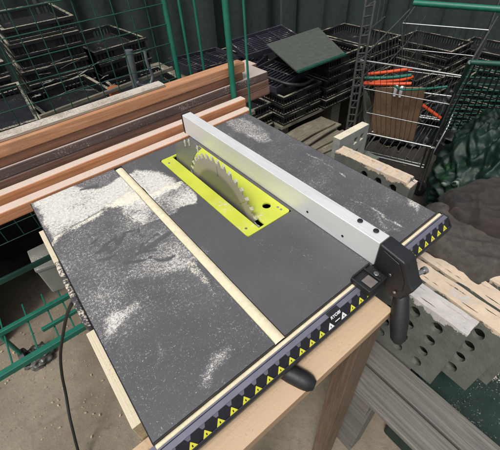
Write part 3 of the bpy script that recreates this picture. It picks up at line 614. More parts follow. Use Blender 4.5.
# ------------------------------------------------------------------ perforated slabs on edge
SL, SH, ST = .62, .236, .045
def slab_mesh(cols, L, H, t, sd_=0, rx=.0125, rz=.0155, p=.0505, y0=.050, z0=.042):
    holes = [[(y0 + p * i + (q[0]) * (1 + .10 * nz(q[0] * 150 + i * 3, q[1] * 150, j + sd_)), z0 + .0515 * j + q[1] * (1 + .10 * nz(q[0] * 150, q[1] * 150 + j * 5, i + sd_))) for q in circ(0, 0, rx, rz, 18)] for i in range(cols) for j in range(4)]
    rag = [(0, 0), (L, 0), (L, H)] ; n = 40
    rag += [(L - L * k / n, H + .003 * nz(k * .9 + L, 3)) for k in range(1, n - 2)] + [(.016, H - .001), (.012, H - .009), (0, H - .010)] if L < .3 else [(L - L * k / n, H + .006 * nz(k * .9 + L, 3)) for k in range(1, n)] + [(0, H)]
    out = MB(); w_ = .011
    for a_, b_ in ((0, w_), (t - w_, t)):
        mb = plate(rag, holes, a_, b_); out.add([(z, x, y) for x, y, z in mb.v], mb.f)
    out.box(w_ + .0002, t - w_ - .0002, .001, L - .001, H - .026, H - .0105); out.box(w_ + .0002, t - w_ - .0002, .001, L - .001, .001, .018)
    top = MB(); n2 = 60
    for k in range(n2 + 1):
        y_ = .001 + (L - .002) * k / n2; h_ = H - .0012 + .004 * nz(k * .7, L)
        if L < .3 and y_ < .017: h_ = H - .0115
        top.v += [(w_ + .0002, y_, h_), (t - w_ - .0002, y_, h_)]
    out.add(top.v, [(2 * k, 2 * k + 1, 2 * k + 3, 2 * k + 2) for k in range(n2)])
    for a_, b_ in ((.0008, .016), (L - .016, L - .0008)): out.box(w_ + .0002, t - w_ - .0002, a_, b_, .0182, H - .0262)
    return out
spec = [(.5385, 0, -.151, 'slabw', 'perforated concrete slab on edge nearest the saw, rows of holes facing, top edge whitish', SL),
        (.5870, 1.5, -.210, 'slab', 'second perforated slab on edge counted from the saw, its end sticking out below the first', SL),
        (.6365, 3.5, -.235, 'slab', 'third slab on edge from the saw, its top covered in cream sawdust', SL),
        (.6890, 5, -.245, 'slab', 'fourth slab on edge from the saw, partly under the tarp', .50),
        (.7420, 7, -.235, 'slabw', 'fifth slab on edge from the saw with whitish top, mostly under the tarp', .33),
        (.8680, -4, .185, 'slab', 'lone slab on edge beyond the right edge of the saw table, cream top with a broken end', .27)]
for kx, (x, a, y, mt, lb, ln) in enumerate(spec):
    mb = slab_mesh(int((ln - .07) / .0505), ln, SH, ST, kx * 7.3); o = obj('perforated_slab', mb, M[mt], None, .0012)
    o.location = (x, y, -.430); o.rotation_euler = (R_((0, .4, -.5, .3, -.2, .3)[kx]), 0, -R_(a)); tag(o, lb, 'slab', 'perforated slabs standing on edge')
# small hollow block behind
bo = [(0, 0), (.172, 0), (.172, .150), (0, .158)]
bh = [[(x, z), (x + .020, z + .003), (x + .020, z + .029), (x, z + .026)] for x, z in ((.035, .075), (.088, .098), (.126, .098), (.060, .030), (.105, .040))]
mb = plate(bo, bh, 0, .030); o2 = MB(); o2.add([(x, z, y) for x, y, z in mb.v], mb.f)
o = obj('hollow_block', o2, M['slabg'], None, .0015); o.location = (.918, .490, -.352); o.rotation_euler = (0, 0, R_(3)); tag(o, 'short pale grey hollow block with square holes and cream top, standing behind the saw table', 'block')
# block it stands on
o = obj('support_block', MB().box(.905, 1.15, .46, .62, G, -.353), M['slab'], None, .004); tag(o, 'plain dark concrete base under the short hollow block behind the saw', 'block')
# pallet planks under the slabs
GT = thing('green_tub', 'large dark green plastic tub below the ends of the perforated slabs', 'tub', (.76, -.32, G))
M['tubgreen'] = plain('tub_plastic', srgb(16, 40, 33), .6, 0, .3, .25)
obj('tub_wall', MB().box(.565, .955, -.515, -.125, G, -.56), M['tubgreen'], GT, .01)
tr_ = MB(); [tr_.box(*q_) for q_ in ((.555, .965, -.525, -.507, -.5598, -.50), (.555, .965, -.136, -.118, -.5598, -.50), (.555, .573, -.5068, -.1362, -.5598, -.50), (.947, .965, -.5068, -.1362, -.5598, -.50))]; obj('tub_rim', tr_, M['tubgreen'], GT, .003)
PAL = thing('pallet', 'weathered grey wooden pallet under the perforated slabs, right of the bench leg', 'pallet', (.7, .1, G))
for x0, x1, y0 in ((.395, .4625, -.40), (.4685, .5345, -.38), (.541, .62, -.10), (.632, .71, -.12), (.72, .80, -.12), (.81, .90, -.1)):
    obj('deck_board', MB().box(x0, x1, y0, .62, -.449, -.4315), M['grey_wood'], PAL, .002)
for y in (-.09, .2, .55):
    obj('bearer', MB().box(.395, .90, y, y + .07, -.52, -.4495), M['grey_wood'], PAL, .002)
    for x in (.43, .60, .82): obj('block_foot', MB().box(x, x + .06, y, y + .07, G, -.5205), M['grey_wood'], PAL, .002)
# tarp and sacking
tag(obj('timber_block', MB().box(.86, 1.01, -.09, .08, G, -.215), M['grey_wood'], None, .006), 'grey timber block propping up the stained tarp and sacking', 'timber')
def drape(c00, c10, c01, c11, z, amp, seed, n=40, freq=9, edge=.04):
    mb = MB(); c = [Vector(q) for q in (c00, c10, c01, c11)]; vs = []
    for j in range(n + 1):
        for i in range(n + 1):
            a, b = i / n, j / n; p = c[0].lerp(c[1], a).lerp(c[2].lerp(c[3], a), b)
            ww = .04 * mn.noise(Vector((p.x * 9, p.y * 9, seed))); w = .6 * mn.noise(Vector((p.x * freq * .5, p.y * freq * .5, seed))) + .55 * (1 - 3.2 * abs(mn.noise(Vector(((p.x + ww) * freq * .5 - p.y * 5, (p.y + ww) * freq * .9, seed + 5))))) + .28 * (1 - 3.2 * abs(mn.noise(Vector(((p.x - ww) * freq * 2.0 + p.y * 9, (p.y + ww) * freq * 1.2, seed + 8)))))
            e_ = min(a, 1 - a, b, 1 - b); q = p + Vector((.05 * mn.noise(Vector((p.x * 6, p.y * 6, seed + 9))), .04 * mn.noise(Vector((p.x * 7, p.y * 6, seed + 3))), 0)) * 1.0
            q.z = z + amp * w - edge * (1 - min(1, e_ * 8)) ** 2; vs.append(q)
    mb.add(vs, [(j * (n + 1) + i, j * (n + 1) + i + 1, (j + 1) * (n + 1) + i + 1, (j + 1) * (n + 1) + i) for j in range(n) for i in range(n)], True); return mb
zt = -.165
a_ = at(418, 236, 2, zt); b_ = at(486, 272, 2, zt); c_ = at(428, 192, 2, zt); d_ = at(560, 222, 2, zt)
tag(soft('tarp', drape(a_, b_, c_, d_, zt, .014, 1, n=90), M['tarp'], 0, thick=.004), 'worn grey brown tarp with reddish stains spread over the slabs at right', 'tarp')
zt = -.135
a_ = at(440, 208, 2, zt); b_ = at(520, 232, 2, zt); c_ = at(438, 190, 2, zt); d_ = at(530, 170, 2, zt)
tag(soft('sacking', drape(a_, b_, c_, d_, zt, .024, 4, n=90, freq=14), M['tarp2'], 0, thick=.005), 'dark rumpled sacking bunched on top of the stained tarp', 'cloth')
# lumber bench carrying those at the far side
# green sack
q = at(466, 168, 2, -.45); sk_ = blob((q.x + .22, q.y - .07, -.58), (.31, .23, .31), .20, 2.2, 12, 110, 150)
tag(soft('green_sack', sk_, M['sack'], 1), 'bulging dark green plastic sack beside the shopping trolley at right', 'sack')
sack_ob = bpy.data.objects['green_sack']
lb = MB()
# ------------------------------------------------------------------ shopping trolley
tp1 = at(360, 60, 2, -.10); tp2 = at(462, 76, 2, -.10); bt1 = at(368, 133.5, 2, -.50); bt2 = at(431, 147, 2, -.50)
TR = thing('shopping_trolley', 'wire shopping trolley loaded with cardboard and orange bars, standing behind the slabs', 'trolley', ((bt1.x + bt2.x) / 2 + .2, (bt1.y + bt2.y) / 2, G))
fdir = (tp2 - tp1).normalized(); aw = Vector((-fdir.y, fdir.x, 0)); aw = aw if aw.x > 0 else -aw
def bl4(a, b): return tp1.lerp(tp2, a).lerp(bt1.lerp(bt2, a), b)
fw = MB()
for k in range(15): fw.tube([bl4(k / 14, 0), bl4(k / 14, 1)], .0013, 6)
obj('front_wires', fw, M['wire'], TR)
fr = MB()
for b, r in ((0, .0038), (.34, .0026), (.67, .0026), (1, .0055)): fr.tube([bl4(0, b), bl4(1, b)], r, 10)
fr.tube([bl4(0, 0), bl4(0, 1)], .0032, 8); fr.tube([bl4(1, 0), bl4(1, 1)], .0032, 8)
obj('front_frame', fr, M['chrome'], TR)
DL = .62
for name, a0, sgn in (('side_panel', 0, 1), ('side_panel', 1, 1)):
    s_ = MB(); A0 = bl4(a0, 0); B0 = bl4(a0, 1); A1 = A0 + aw * DL + Vector((0, 0, .06)); B1 = B0 + aw * (DL - .12) + Vector((0, 0, -.02))
    for k in range(1, 14): t = k / 13; s_.tube([A0.lerp(A1, t), B0.lerp(B1, t)], .0013, 6)
    for b in (0, .34, .67, 1): s_.tube([A0.lerp(B0, b), A1.lerp(B1, b)], .0026 if b else .0036, 8)
    obj(name, s_, M['wire'], TR)
fl_ = MB()
for k in range(11): a = k / 10; fl_.tube([bt1.lerp(bt2, a), bt1.lerp(bt2, a) + aw * (DL - .12)], .0014, 6)
obj('basket_floor', fl_, M['wire'], TR)
e1 = at(361.6, 153, 2, -.76); e2 = at(424, 168, 2, -.76); tr = MB()
tr.tube([e1, e2], .0075, 10); tr.tube([e1 + aw * .03, e2 + aw * .03], .005, 8); tr.tube([bt1, e1], .005, 8); tr.tube([bt1 + aw * .03 + fdir * .01, e1 + aw * .03], .004, 8)
tr.tube([bt2, e2], .006, 10); tr.tube([bt2 - fdir * .02, e2 - fdir * .022], .005, 10)
for k in range(1, 9): a = k / 9; tr.tube([e1.lerp(e2, a), e1.lerp(e2, a) + aw * .42 + Vector((0, 0, .03))], .003, 6)
for P_ in (e1, e2): tr.tube([P_, P_ + aw * .5 + Vector((0, 0, .03)), P_ + aw * .52 + Vector((0, 0, .26))], .006, 8)
for P_ in (e1, e2): tr.tube([P_, Vector((P_.x + .03 * 0, P_.y, G + .10))], .007, 10)
obj('lower_frame', tr, M['chrome'], TR)
ex = MB(); w1 = at(419, 190, 2, G + .1); ex.tube([bt2 + fdir * .01, at(427, 166, 2, -.66), w1], .006, 10); obj('brace', ex, M['chrome'], TR)
for P_ in (e1, e2, e1 + aw * .5, e2 + aw * .5): obj('castor', MB().prism([(y_, z_) for y_, z_ in circ(P_.y, G + .05, .05, n=20)], 0, P_.x - .012, P_.x + .012), M['rubber'], TR, .004)
hA = tp1 + aw * (DL + .05) + Vector((0, 0, .08)); hB = tp2 + aw * (DL + .05) + Vector((0, 0, .08)); obj('push_handle', MB().tube([hA, hB], .014, 12), M['green'], TR)
# contents: placed on planes parallel to the front panel, a hand's breadth inside
nf = (bt1 - tp1).cross(fdir).normalized(); nf = nf if nf.dot(aw) > 0 else -nf
def inside(u, v, d): return atp(u, v, tp1 + nf * d, nf)
cdp = [inside(u, v, .05) for u, v in ((375, 88), (398, 87.5), (424, 89), (420, 110), (413, 141), (393, 138), (369, 134), (372, 110))]
c_ = MB(); n8 = len(cdp); bend = [0, .0, .004, .010, .0, -.004, 0, .008]
cdp = [p + nf * b for p, b in zip(cdp, bend)]
ctr = sum(cdp, Vector()) / n8; th = nf * .006
c_.add([ctr] + cdp + [ctr + th] + [p + th for p in cdp], [(0, 1 + i, 1 + (i + 1) % n8) for i in range(n8)] + [(n8 + 1, n8 + 2 + (i + 1) % n8, n8 + 2 + i) for i in range(n8)] + [(1 + i, 1 + (i + 1) % n8, n8 + 2 + (i + 1) % n8, n8 + 2 + i) for i in range(n8)])
tag(obj('cardboard_sheet', c_, M['card']), 'brown cardboard sheet standing inside the shopping trolley', 'cardboard')
def rod(name, uv, d, r, mat, lb, cat, n=10):
    return tag(obj(name, MB().tube(smooth([inside(u, v, dd) for (u, v), dd in zip(uv, d)], 5) if len(uv) > 2 else [inside(u, v, dd) for (u, v), dd in zip(uv, d)], r, n), mat), lb, cat)
rod('orange_bar', [(368, 74), (390, 71.5), (412, 68.5)], (.10, .12, .14), .0075, M['orange'], 'topmost orange bar across the trolley basket', 'bar')
rod('orange_bar', [(364, 82.5), (390, 81), (404, 79.5), (413, 76.5)], (.09, .11, .12, .13), .0070, M['orange'], 'middle orange bar with bent end in the trolley basket', 'bar')
rod('orange_bar', [(363.5, 83.5), (388, 84), (411, 83.5)], (.045, .06, .08), .0075, M['orange'], 'lowest orange bar resting just above the cardboard in the trolley', 'bar')
rod('orange_bar', [(422, 105), (440, 118)], (.05, .06), .0075, M['orange'], 'short orange bar slanting down right of the cardboard', 'bar')
rod('green_bar', [(364, 78), (388, 77.5), (411, 75)], (.06, .08, .10), .0070, M['green'], 'green bar lying between the orange bars in the trolley', 'bar')
rod('green_rod', [(394, 85.5), (402, 89.5), (424, 88.8), (447, 86.5)], (.02, .02, .025, .04), .0050, M['green'], 'bent green rod along the top edge of the cardboard', 'rod')
cl = inside(397.5, 91.5, .035); CLP = thing('white_clip', 'small white double clip on the top edge of the cardboard', 'clip', cl)
for dx in (-.012, .012): obj('jaw', MB().obar(cl + fdir * dx + Vector((0, 0, .025)), cl + fdir * dx - Vector((0, 0, .025)) + nf * .004, .016, .012, fdir), M['white'], CLP, .003)
tag(soft('film_wrap', drape(inside(362, 86, .06), inside(373, 89, .06), inside(364, 116, .10), inside(372, 132, .08), 0, 0, 3, 4), M['film'], 0), 'x', 'x') if False else None
fm = MB(); fp_ = [inside(u, v, d) for u, v, d in ((361.5, 88, .05), (367, 90, .07), (373, 108, .09), (371, 126, .11), (362, 124, .07), (363, 108, .12), (366, 100, .05))]
fm.add(fp_, [(0, 1, 6), (1, 2, 6), (2, 5, 6), (2, 3, 5), (3, 4, 5), (0, 6, 5)]); tag(soft('film_wrap', fm, M['film'], 2, thick=.003), 'crumpled greyish plastic film left of the cardboard in the trolley', 'plastic film')
# grey wire rack panel, edge-on left of the trolley
RK = thing('wire_rack', 'narrow grey wire rack panel standing upright between crates and trolley', 'rack', (1.33, .74, G))
ra = at(350.5, 100, 0, 1.335); rb = at(358, 100, 0, 1.335)
x_ = 1.335
w = MB(); w.tube([(x_, ra.y, G), (x_, ra.y, .12)], .0055, 8); w.tube([(x_, rb.y, G), (x_, rb.y, .12)], .0055, 8); obj('uprights', w, M['wire'], RK)
w = MB(); z = -.72
while z < .11: w.tube([(x_, ra.y, z), (x_, rb.y, z + .012)], .0036, 8); z += .034
obj('rungs', w, M['wire'], RK)
w = MB(); z = -.72
while z < .11:
    w.tube([(x_ + .01, ra.y, z), (x_ + .30, ra.y + .10, z)], .0026, 8); z += .102
for k in range(4): w.tube([(x_ + .05 + k * .07, ra.y + .015 + k * .025, -.72), (x_ + .05 + k * .07, ra.y + .015 + k * .025, .10)], .002, 6)
obj('side_wires', w, M['wire'], RK)
# ------------------------------------------------------------------ crates
def make_crate(lx, ly, h, label):
    t = thing('plastic_crate', label, 'crate', (0, 0, 0), 'black plastic crates')
    rim = MB(); w_ = .014
    for z0, z1, g in ((h - .014, h, 0), (0, .010, .004)):
        rim.box(g, lx - g, g, g + w_, z0, z1); rim.box(g, lx - g, ly - w_ - g, ly - g, z0, z1); rim.box(g, g + w_, w_ + g, ly - w_ - g, z0, z1); rim.box(lx - w_ - g, lx - g, w_ + g, ly - w_ - g, z0, z1)
    obj('rim', rim, M['crate'], t, .001)
    rb_ = MB(); k = 0; x = .006
    while x < lx - .006:
        if not (lx * .38 < x < lx * .62): rb_.box(x, x + .005, .005, .013, .0102, h - .0142); rb_.box(x, x + .005, ly - .013, ly - .005, .0102, h - .0142)
        x += .019
    y = .02
    while y < ly - .02:
        rb_.box(.005, .013, y, y + .005, .0102, h - .0142); rb_.box(lx - .013, lx - .005, y, y + .005, .0102, h - .0142); y += .019
    rb_.box(lx * .36, lx * .62, .007, .011, .0102, h - .0142); rb_.box(lx * .36, lx * .62, ly - .011, ly - .007, .0102, h - .0142)
    fl0 = MB().box(.016, lx - .016, .016, ly - .016, .0102, .0130); obj('base', fl0, M['blackd'], t)
    rb_.box(.0135, .0150, .015, ly - .015, .014, h - .016); rb_.box(.016, lx - .016, .0135, .0150, .014, h - .016)
    obj('ribbed_wall', rb_, M['crate'], t)
    return t
c0 = make_crate(.292, .44, .0545, 'bottom crate of the near black crate stack beside the boards')
c0.location = (1.229, 1.116, -.500)
stack = [((1.231, 1.118, -.4445), 0, 'middle crate of the near black crate stack beside the boards'), ((1.227, 1.114, -.389), .6, 'top crate of the near black crate stack beside the boards')]
nm = ['lowest', 'second', 'third', 'fourth', 'topmost']
for k in range(5): stack.append(((1.535 + .004 * (k % 2), 1.090 + .003 * (k % 3), -.500 + .0556 * k), .5 * (k % 3), nm[k] + ' crate of the black stack between the near stack and the wire rack'))
for k in range(5): stack.append(((1.845 + .004 * (k % 2), 1.06 + .003 * (k % 3), -.500 + .0556 * k), -.5 * (k % 2), nm[k] + ' crate of the black stack half hidden behind the wire rack'))
for k in range(4): stack.append(((.92, 1.16 + .01 * k, -.500 + .0556 * k - .10), 1.0, ['lowest', 'second', 'third', 'highest'][k] + ' crate of the low stack between board ends and near crate stack'))
for k in range(3): stack.append(((1.22, 1.58, -.500 + .0556 * k), 1.0, ['lowest', 'middle', 'highest'][k] + ' crate in the row behind the near crate stack'))
for k in range(3): stack.append(((1.54, 1.58, -.500 + .0556 * k), 0, ['lowest', 'middle', 'highest'][k] + ' crate in the row behind the taller crate stack'))
for loc, a, lb_ in stack: copytree(c0, loc, R_(a), lb_)
# crates and clutter behind the green mesh
row = 0
cl_ = []
for (x, y, z0, n_, a) in [(-.49, 1.15, -.34, 5, 3), (-.155, 1.14, -.34, 5, -3), (.17, 1.15, -.34, 4, 4), (.49, 1.16, -.34, 3, -2), (-.48, 1.66, -.34, 8, -4), (-.145, 1.65, -.34, 6, 3), (.19, 1.66, -.34, 8, -2), (.52, 1.68, -.34, 5, 4)]:
    for q_ in range(n_): cl_.append((x + .006 * (q_ % 2), y + .008 * (q_ % 3), z0 + .0556 * q_, a + 1.0 * (q_ % 2)))
for (x, y, z, a) in cl_:
    row += 1
    copytree(c0, (x, y, z), R_(a), 'black crate in the dark clutter behind the green mesh')
for o in [x for x in bpy.data.objects if x.get('label') == 'black crate in the dark clutter behind the green mesh']: o['group'] = 'crates in the clutter behind the green mesh'
# pallets carrying the crates
def crate_pallet(x0, x1, y0, y1, z1, lbl):
    t = thing('pallet', lbl, 'pallet', ((x0 + x1) / 2, (y0 + y1) / 2, G)); n_ = 5
    for k in range(n_):
        y = y0 + (y1 - y0) * k / n_; obj('deck_board', MB().box(x0, x1, y, y + (y1 - y0) / n_ * .8, z1 - .018, z1), M['old_wood'], t, .002)
    for x in (x0, (x0 + x1) / 2 - .04, x1 - .08): obj('bearer', MB().box(x, x + .08, y0 + .03, y1 - .02, G, z1 - .0185), M['old_wood'], t, .002)
crate_pallet(.91, 1.20, 1.14, 1.62, -.6025, 'dark wooden pallet base under the low crate stack behind the board ends')
crate_pallet(1.22, 2.20, 1.12, 2.0, -.5025, 'dark wooden pallet base under the black crate stacks')
crate_pallet(-.5, 1.04, 1.12, 2.2, -.3425, 'dark wooden pallet base behind the green mesh')
# pile of old lumber in front of the crates
rnd = random.Random(3)
lbn = ['topmost', 'second from top', 'third from top', 'fourth from top', 'fifth from top', 'sixth from top', 'seventh from top', 'eighth from top', 'ninth from top', 'lowest']
for k in range(10):
    yy = 1.055 - .034 * k; zz = -.560 - .019 * k
    mb = MB(); n = 12; L = .62; wd = .11; vs = []
    for i in range(n + 1):
        x = -L / 2 + L * i / n; z_ = .010 * nz(x * 5, k * 3.1) ; y_ = .006 * nz(x * 4, k * 1.7, 5)
        vs += [(x, y_ - wd / 2, z_), (x, y_ + wd / 2, z_ + .003), (x, y_ + wd / 2, z_ + .012), (x, y_ - wd / 2, z_ + .009)]
    mb.add(vs, [(i * 4 + q, i * 4 + (q + 1) % 4, (i + 1) * 4 + (q + 1) % 4, (i + 1) * 4 + q) for i in range(n) for q in range(4)] + [(3, 2, 1, 0), (n * 4, n * 4 + 1, n * 4 + 2, n * 4 + 3)])
    o = obj('lumber_plank', mb, M['old_wood'], None, .001); o.location = (1.25 + rnd.uniform(-.03, .04), yy, zz); o.rotation_euler = (R_(rnd.uniform(-2, 2)), R_(rnd.uniform(-1, 1)), R_(rnd.uniform(-5, 7)))
    tag(o, lbn[k] + ' weathered plank of the lumber pile between saw table and crates', 'plank', 'weathered planks piled before the crates')
o = tag(obj('timber_block', MB().box(1.0, 1.55, .70, 1.04, G, -.78), M['old_wood'], None, .004), 'dark timber block under the pile of weathered planks', 'timber')
# trays lying on the near crates
def make_tray(label):
    t = thing('seed_tray', label, 'tray', (0, 0, 0), 'black trays tossed on the crates'); lx, ly = .40, .26; a = MB()
    a.box(0, lx, 0, .010, 0, .030); a.box(0, lx, ly - .010, ly, 0, .030); a.box(0, .010, .010, ly - .010, 0, .030); a.box(lx - .010, lx, .010, ly - .010, 0, .030); obj('rim', a, M['sheetp'], t, .002)
    b = MB()
    for k in range(1, 11): b.box(.010, lx - .010, ly * k / 11 - .0045, ly * k / 11 + .0045, .002, .012)
    for k in range(1, 4): b.box(lx * k / 4 - .006, lx * k / 4 + .006, .010, ly - .010, .0125, .016)
    obj('slats', b, M['sheetp'], t, .001); return t
M['sheetp'] = plain('glossy_black_tray', srgb(44, 45, 52), .3, 0, .2, .30)
tt = make_tray('slatted black tray lying flat on the near crate stack')
tt.location = (1.215, 1.16, -.322); tt.rotation_euler = (R_(3), R_(-1), R_(10))
for loc, r, lb_ in [((1.16, 1.36, -.292), (-4, 3, 30), 'slatted black tray tilted over the flat one, nearer the boards'), ((1.33, 1.56, -.275), (5, -4, -12), 'slatted black tray at the back of the tray heap'), ((1.02, 1.62, -.29), (4, 6, 10), 'slatted black tray sliding off behind the board ends')]:
    c = copytree(tt, loc, 0, lb_); c.rotation_euler = tuple(R_(q) for q in r)
hs = smooth([at(258, 74, 2, -.27), at(272, 79, 2, -.28), at(288, 84, 2, -.29), at(303, 84, 2, -.30), at(312, 79, 2, -.29)])
tag(obj('rubber_hose', MB().tube(hs, .009, 10), M['rubber']), 'black hose curving over the trays on the crates', 'hose')
gs = [at(283, 57, 2, -.20), at(318, 68, 2, -.20), at(336, 58, 2, -.20), at(310, 40, 2, -.20), at(278, 40, 2, -.20)]
SH_ = thing('sheet_panel', 'grey green sheet panel with dark green edging lying on the far crates', 'panel', gs[0])
mb = MB(); mb.prism([(p.x, p.y) for p in [at(297, 71.5, 2, -.2), at(345, 53.5, 2, -.2), at(318, 27, 2, -.2), at(266, 44, 2, -.2)]], 2, -.208, -.200); obj('sheet', mb, M['greyboard'], SH_, .001)
obj('edging', MB().obar(at(297, 72, 2, -.2), at(345, 54, 2, -.2), .018, .012), M['dgreen'], SH_, .003)
# pipes behind the mesh
tag(obj('grey_pipe', MB().tube([at(128, 50, 1, 1.08), at(133, 75, 1, 1.08), at(137, 92, 1, 1.08), at(140, 110, 1, 1.08)], .014, 14), plain('grey_pipe', srgb(84, 90, 92), .5, 0, .2, .1)), 'upright grey pipe seen through the green mesh', 'pipe')
tag(obj('bent_hose', MB().tube(smooth([at(144, 50, 1, 1.06), at(147, 64, 1, 1.06), at(152, 76, 1, 1.06), at(149, 84, 1, 1.06), at(141, 85.5, 1, 1.06), at(137, 82, 1, 1.06)]), .0055, 10), plain('grey_hose', srgb(90, 96, 100), .45, 0, .2)), 'thin grey hose bent in a hook behind the green mesh', 'hose')
tag(obj('long_batten', MB().obar(at(40, 117, 1, 1.06), at(172, 68, 1, 1.10), .012, .012), M['old_wood'], None, .001), 'thin pale batten leaning along the far side of the green mesh', 'batten')
tag(obj('orange_pot', MB().prism(circ(at(117, 95, 1, 1.08).x, 1.10, .022, n=18), 2, -.32, at(117, 88, 1, 1.08).z), plain('terracotta', srgb(150, 84, 48), .7), None, .003), 'small terracotta coloured pot glimpsed through the green mesh', 'pot')
# film strips and scraps among the crates behind the mesh
def scrap(k, u, v, y, lb_):
    p = at(u, v, 1, y); mb = MB(); n_ = 6; vs = []
    L = rnd.uniform(.02, .07); w_ = rnd.uniform(.002, .006); tz = rnd.uniform(-.3, .3)
    for i in range(n_ + 1):
        for j in (0, 1): vs.append((p.x - L / 2 + L * i / n_, y + w_ * j, p.z + tz * (i / n_ - .5) * L + .004 * nz(i * .8, k * 2.2, j)))
    mb.add(vs, [(2 * i, 2 * i + 1, 2 * i + 3, 2 * i + 2) for i in range(n_)], True); tag(soft('film_scrap', mb, M['film'], 1, thick=.001), 'pale scrap of plastic film caught in the clutter behind the green mesh', 'film scrap', 'pale film scraps behind the green mesh')
for k, (u, v) in enumerate([(50, 66), (62, 78), (48, 82), (80, 74), (66, 92), (95, 64), (60, 60), (36, 96), (104, 77), (70, 64), (44, 74), (88, 90)]): scrap(k, u, v, 1.07 + .01 * (k % 4), '')
# black film heap and dark frames behind the trolley
q = at(430, 70, 2, -.45); tag(soft('black_film_heap', blob((q.x + .45, q.y + .2, G + .02), (.55, .45, .22), .30, 2.4, 21, 90, 120, flat=G + .003), M['sheet'], 0), 'low heap of black plastic sheeting on the ground behind the trolleys', 'plastic sheeting')
c = copytree(TR, TR.location + aw * .62 + fdir * -.04, R_(4), 'second wire trolley parked behind the one with the cardboard')
for k_, (dx, dy, n_) in enumerate([(2.25, .95, 8), (2.56, .93, 10), (2.87, .60, 9), (2.60, .38, 7), (2.62, -.02, 6)]):
    for q_ in range(n_): copytree(c0, (dx + .006 * (q_ % 2), dy + .007 * (q_ % 3), G + .002 + .0556 * q_), R_(2 * k_ - 3 + (q_ % 2)), 'black crate of the dark stacks behind the trolleys')
for o in [x for x in bpy.data.objects if x.get('label') == 'black crate of the dark stacks behind the trolleys']: o['group'] = 'crates stacked behind the trolleys'
MP = thing('mesh_panel', 'dark green wire mesh panel leaning at the far right behind the trolley', 'mesh panel', (2.0, .3, G))
p0 = at(436, 130, 2, -.55); p1 = at(470, 62, 2, 0.0); p2 = at(520, 130, 2, -.55); p3 = at(540, 66, 2, 0.0)
mm = MB()
for k in range(13): mm.tube([p0.lerp(p2, k / 12), p1.lerp(p3, k / 12)], .003, 6)
for k in range(15): mm.tube([p0.lerp(p1, k / 14), p2.lerp(p3, k / 14)], .003, 6)
obj('wires', mm, M['dgreen'], MP)
obj('frame_post', MB().tube([p0 + (p0 - p1) * .60, p0, p1], .008, 8), M['dgreen'], MP); obj('frame_post', MB().tube([p2 + (p2 - p3) * .60, p2, p3], .008, 8), M['dgreen'], MP); obj('frame_rail', MB().tube([p1, p3], .008, 8), M['dgreen'], MP)
# back boundary: dark shade net fence
NF = thing('shade_net_fence', 'dark shade net fence closing off the yard behind the crates', 'fence', (1.5, 3, G))
mb = MB(); pts = [(-2.6, 2.9), (.6, 3.0), (2.6, 2.6), (3.8, 1.2), (4.4, -1.2)]; vs = []; L = []
for (a, b) in zip(pts[:-1], pts[1:]):
    for k in range(24): L.append((a[0] + (b[0] - a[0]) * k / 24, a[1] + (b[1] - a[1]) * k / 24))
for i, (x, y) in enumerate(L):
    f_ = .05 * math.sin(i * 1.9 + 2 * nz(i * .3, 5)) + .05 * nz(i * .35, 2); vs += [(x, y + f_, G), (x, y + f_ * 1.5, G + 1.1), (x, y + f_, G + 2.1)]
mb.add(vs, [(3 * i + j, 3 * i + 3 + j, 3 * i + 4 + j, 3 * i + 1 + j) for i in range(len(L) - 1) for j in (0, 1)], True); obj('net', mb, M['saltgreen'], NF)
for x, y in pts: obj('post', MB().tube([(x, y + .05, G), (x, y + .05, G + 2.2)], .025, 10), M['wire'], NF)
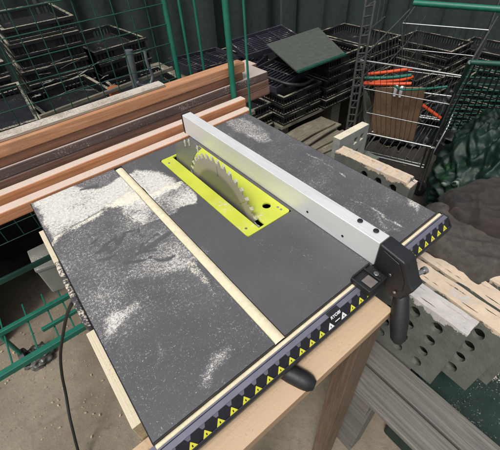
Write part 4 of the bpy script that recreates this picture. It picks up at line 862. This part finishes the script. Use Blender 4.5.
# litter
lm = MB()
for k in range(420):
    x = rnd.uniform(.8, 2.8); y = rnd.uniform(-.4, 2.2)
    a = rnd.uniform(0, 6.28); s_ = rnd.uniform(.006, .028); z = G + rnd.uniform(.003, .012); dx, dy = math.cos(a) * s_, math.sin(a) * s_
    lm.add([(x - dx, y - dy, z), (x + dy * .4, y - dx * .4, z + .004), (x + dx, y + dy, z + rnd.uniform(0, .012)), (x - dy * .4, y + dx * .4, z + .002)], [(0, 1, 2, 3)])
tag(obj('leaf_litter', lm, plain('dry_litter', srgb(96, 84, 62), .9, 0, .4), fix=False), 'dry leaves and wood chips scattered on the dark ground', 'litter', kind='stuff')
cm = MB()
for k in range(2500):
    x = rnd.uniform(-.7, .6); y = rnd.uniform(.3, 1.3); a = rnd.uniform(0, 6.28); s_ = rnd.choice([.0010, .0012, .0015, .002, .003]) if k % 25 else .006; z = G + .006
    dx, dy = math.cos(a) * s_, math.sin(a) * s_; cm.add([(x - dx, y - dy, z), (x + dy * .5, y - dx * .5, z + .001), (x + dx, y + dy, z + .003), (x - dy * .5, y + dx * .5, z + .001)], [(0, 1, 2, 3)])
tag(obj('wood_chips', cm, plain('chip_wood', srgb(176, 156, 122), .9, 0, .25), fix=False), 'pale wood chips scattered on the concrete floor', 'wood chips', kind='stuff')
# ------------------------------------------------------------------ light
w = bpy.data.worlds.new('World'); S.world = w; w.use_nodes = True; nt = w.node_tree; bg = nt.nodes['Background']
sky = nt.nodes.new('ShaderNodeTexSky'); sky.sky_type = 'NISHITA'; sky.sun_disc = False
EL, AZ = 58, 245      # sun elevation, azimuth (degrees clockwise from +y)
sky.sun_elevation = R_(EL); sky.sun_rotation = R_(AZ); sky.air_density = 1.0; sky.dust_density = 3.0; sky.ozone_density = 1.0
hs_ = nt.nodes.new('ShaderNodeHueSaturation'); hs_.inputs['Saturation'].default_value = .45; nt.links.new(sky.outputs[0], hs_.inputs['Color']); nt.links.new(hs_.outputs[0], bg.inputs[0]); bg.inputs[1].default_value = .13
sl = bpy.data.lights.new('sun', 'SUN'); so = bpy.data.objects.new('sun', sl); C.objects.link(so); sl.energy = 2.0; sl.angle = R_(16); sl.color = (1, .96, .9)
sv = Vector((math.sin(R_(AZ)) * math.cos(R_(EL)), math.cos(R_(AZ)) * math.cos(R_(EL)), math.sin(R_(EL)))); so.rotation_euler = sv.to_track_quat('Z', 'Y').to_euler(); so.location = (0, 0, 3)
S.render.engine = 'CYCLES'
vs_ = S.view_settings; vs_.view_transform = 'Standard'; vs_.look = 'None'; vs_.gamma = 1; vs_.exposure = 0.32; vs_.use_curve_mapping = False
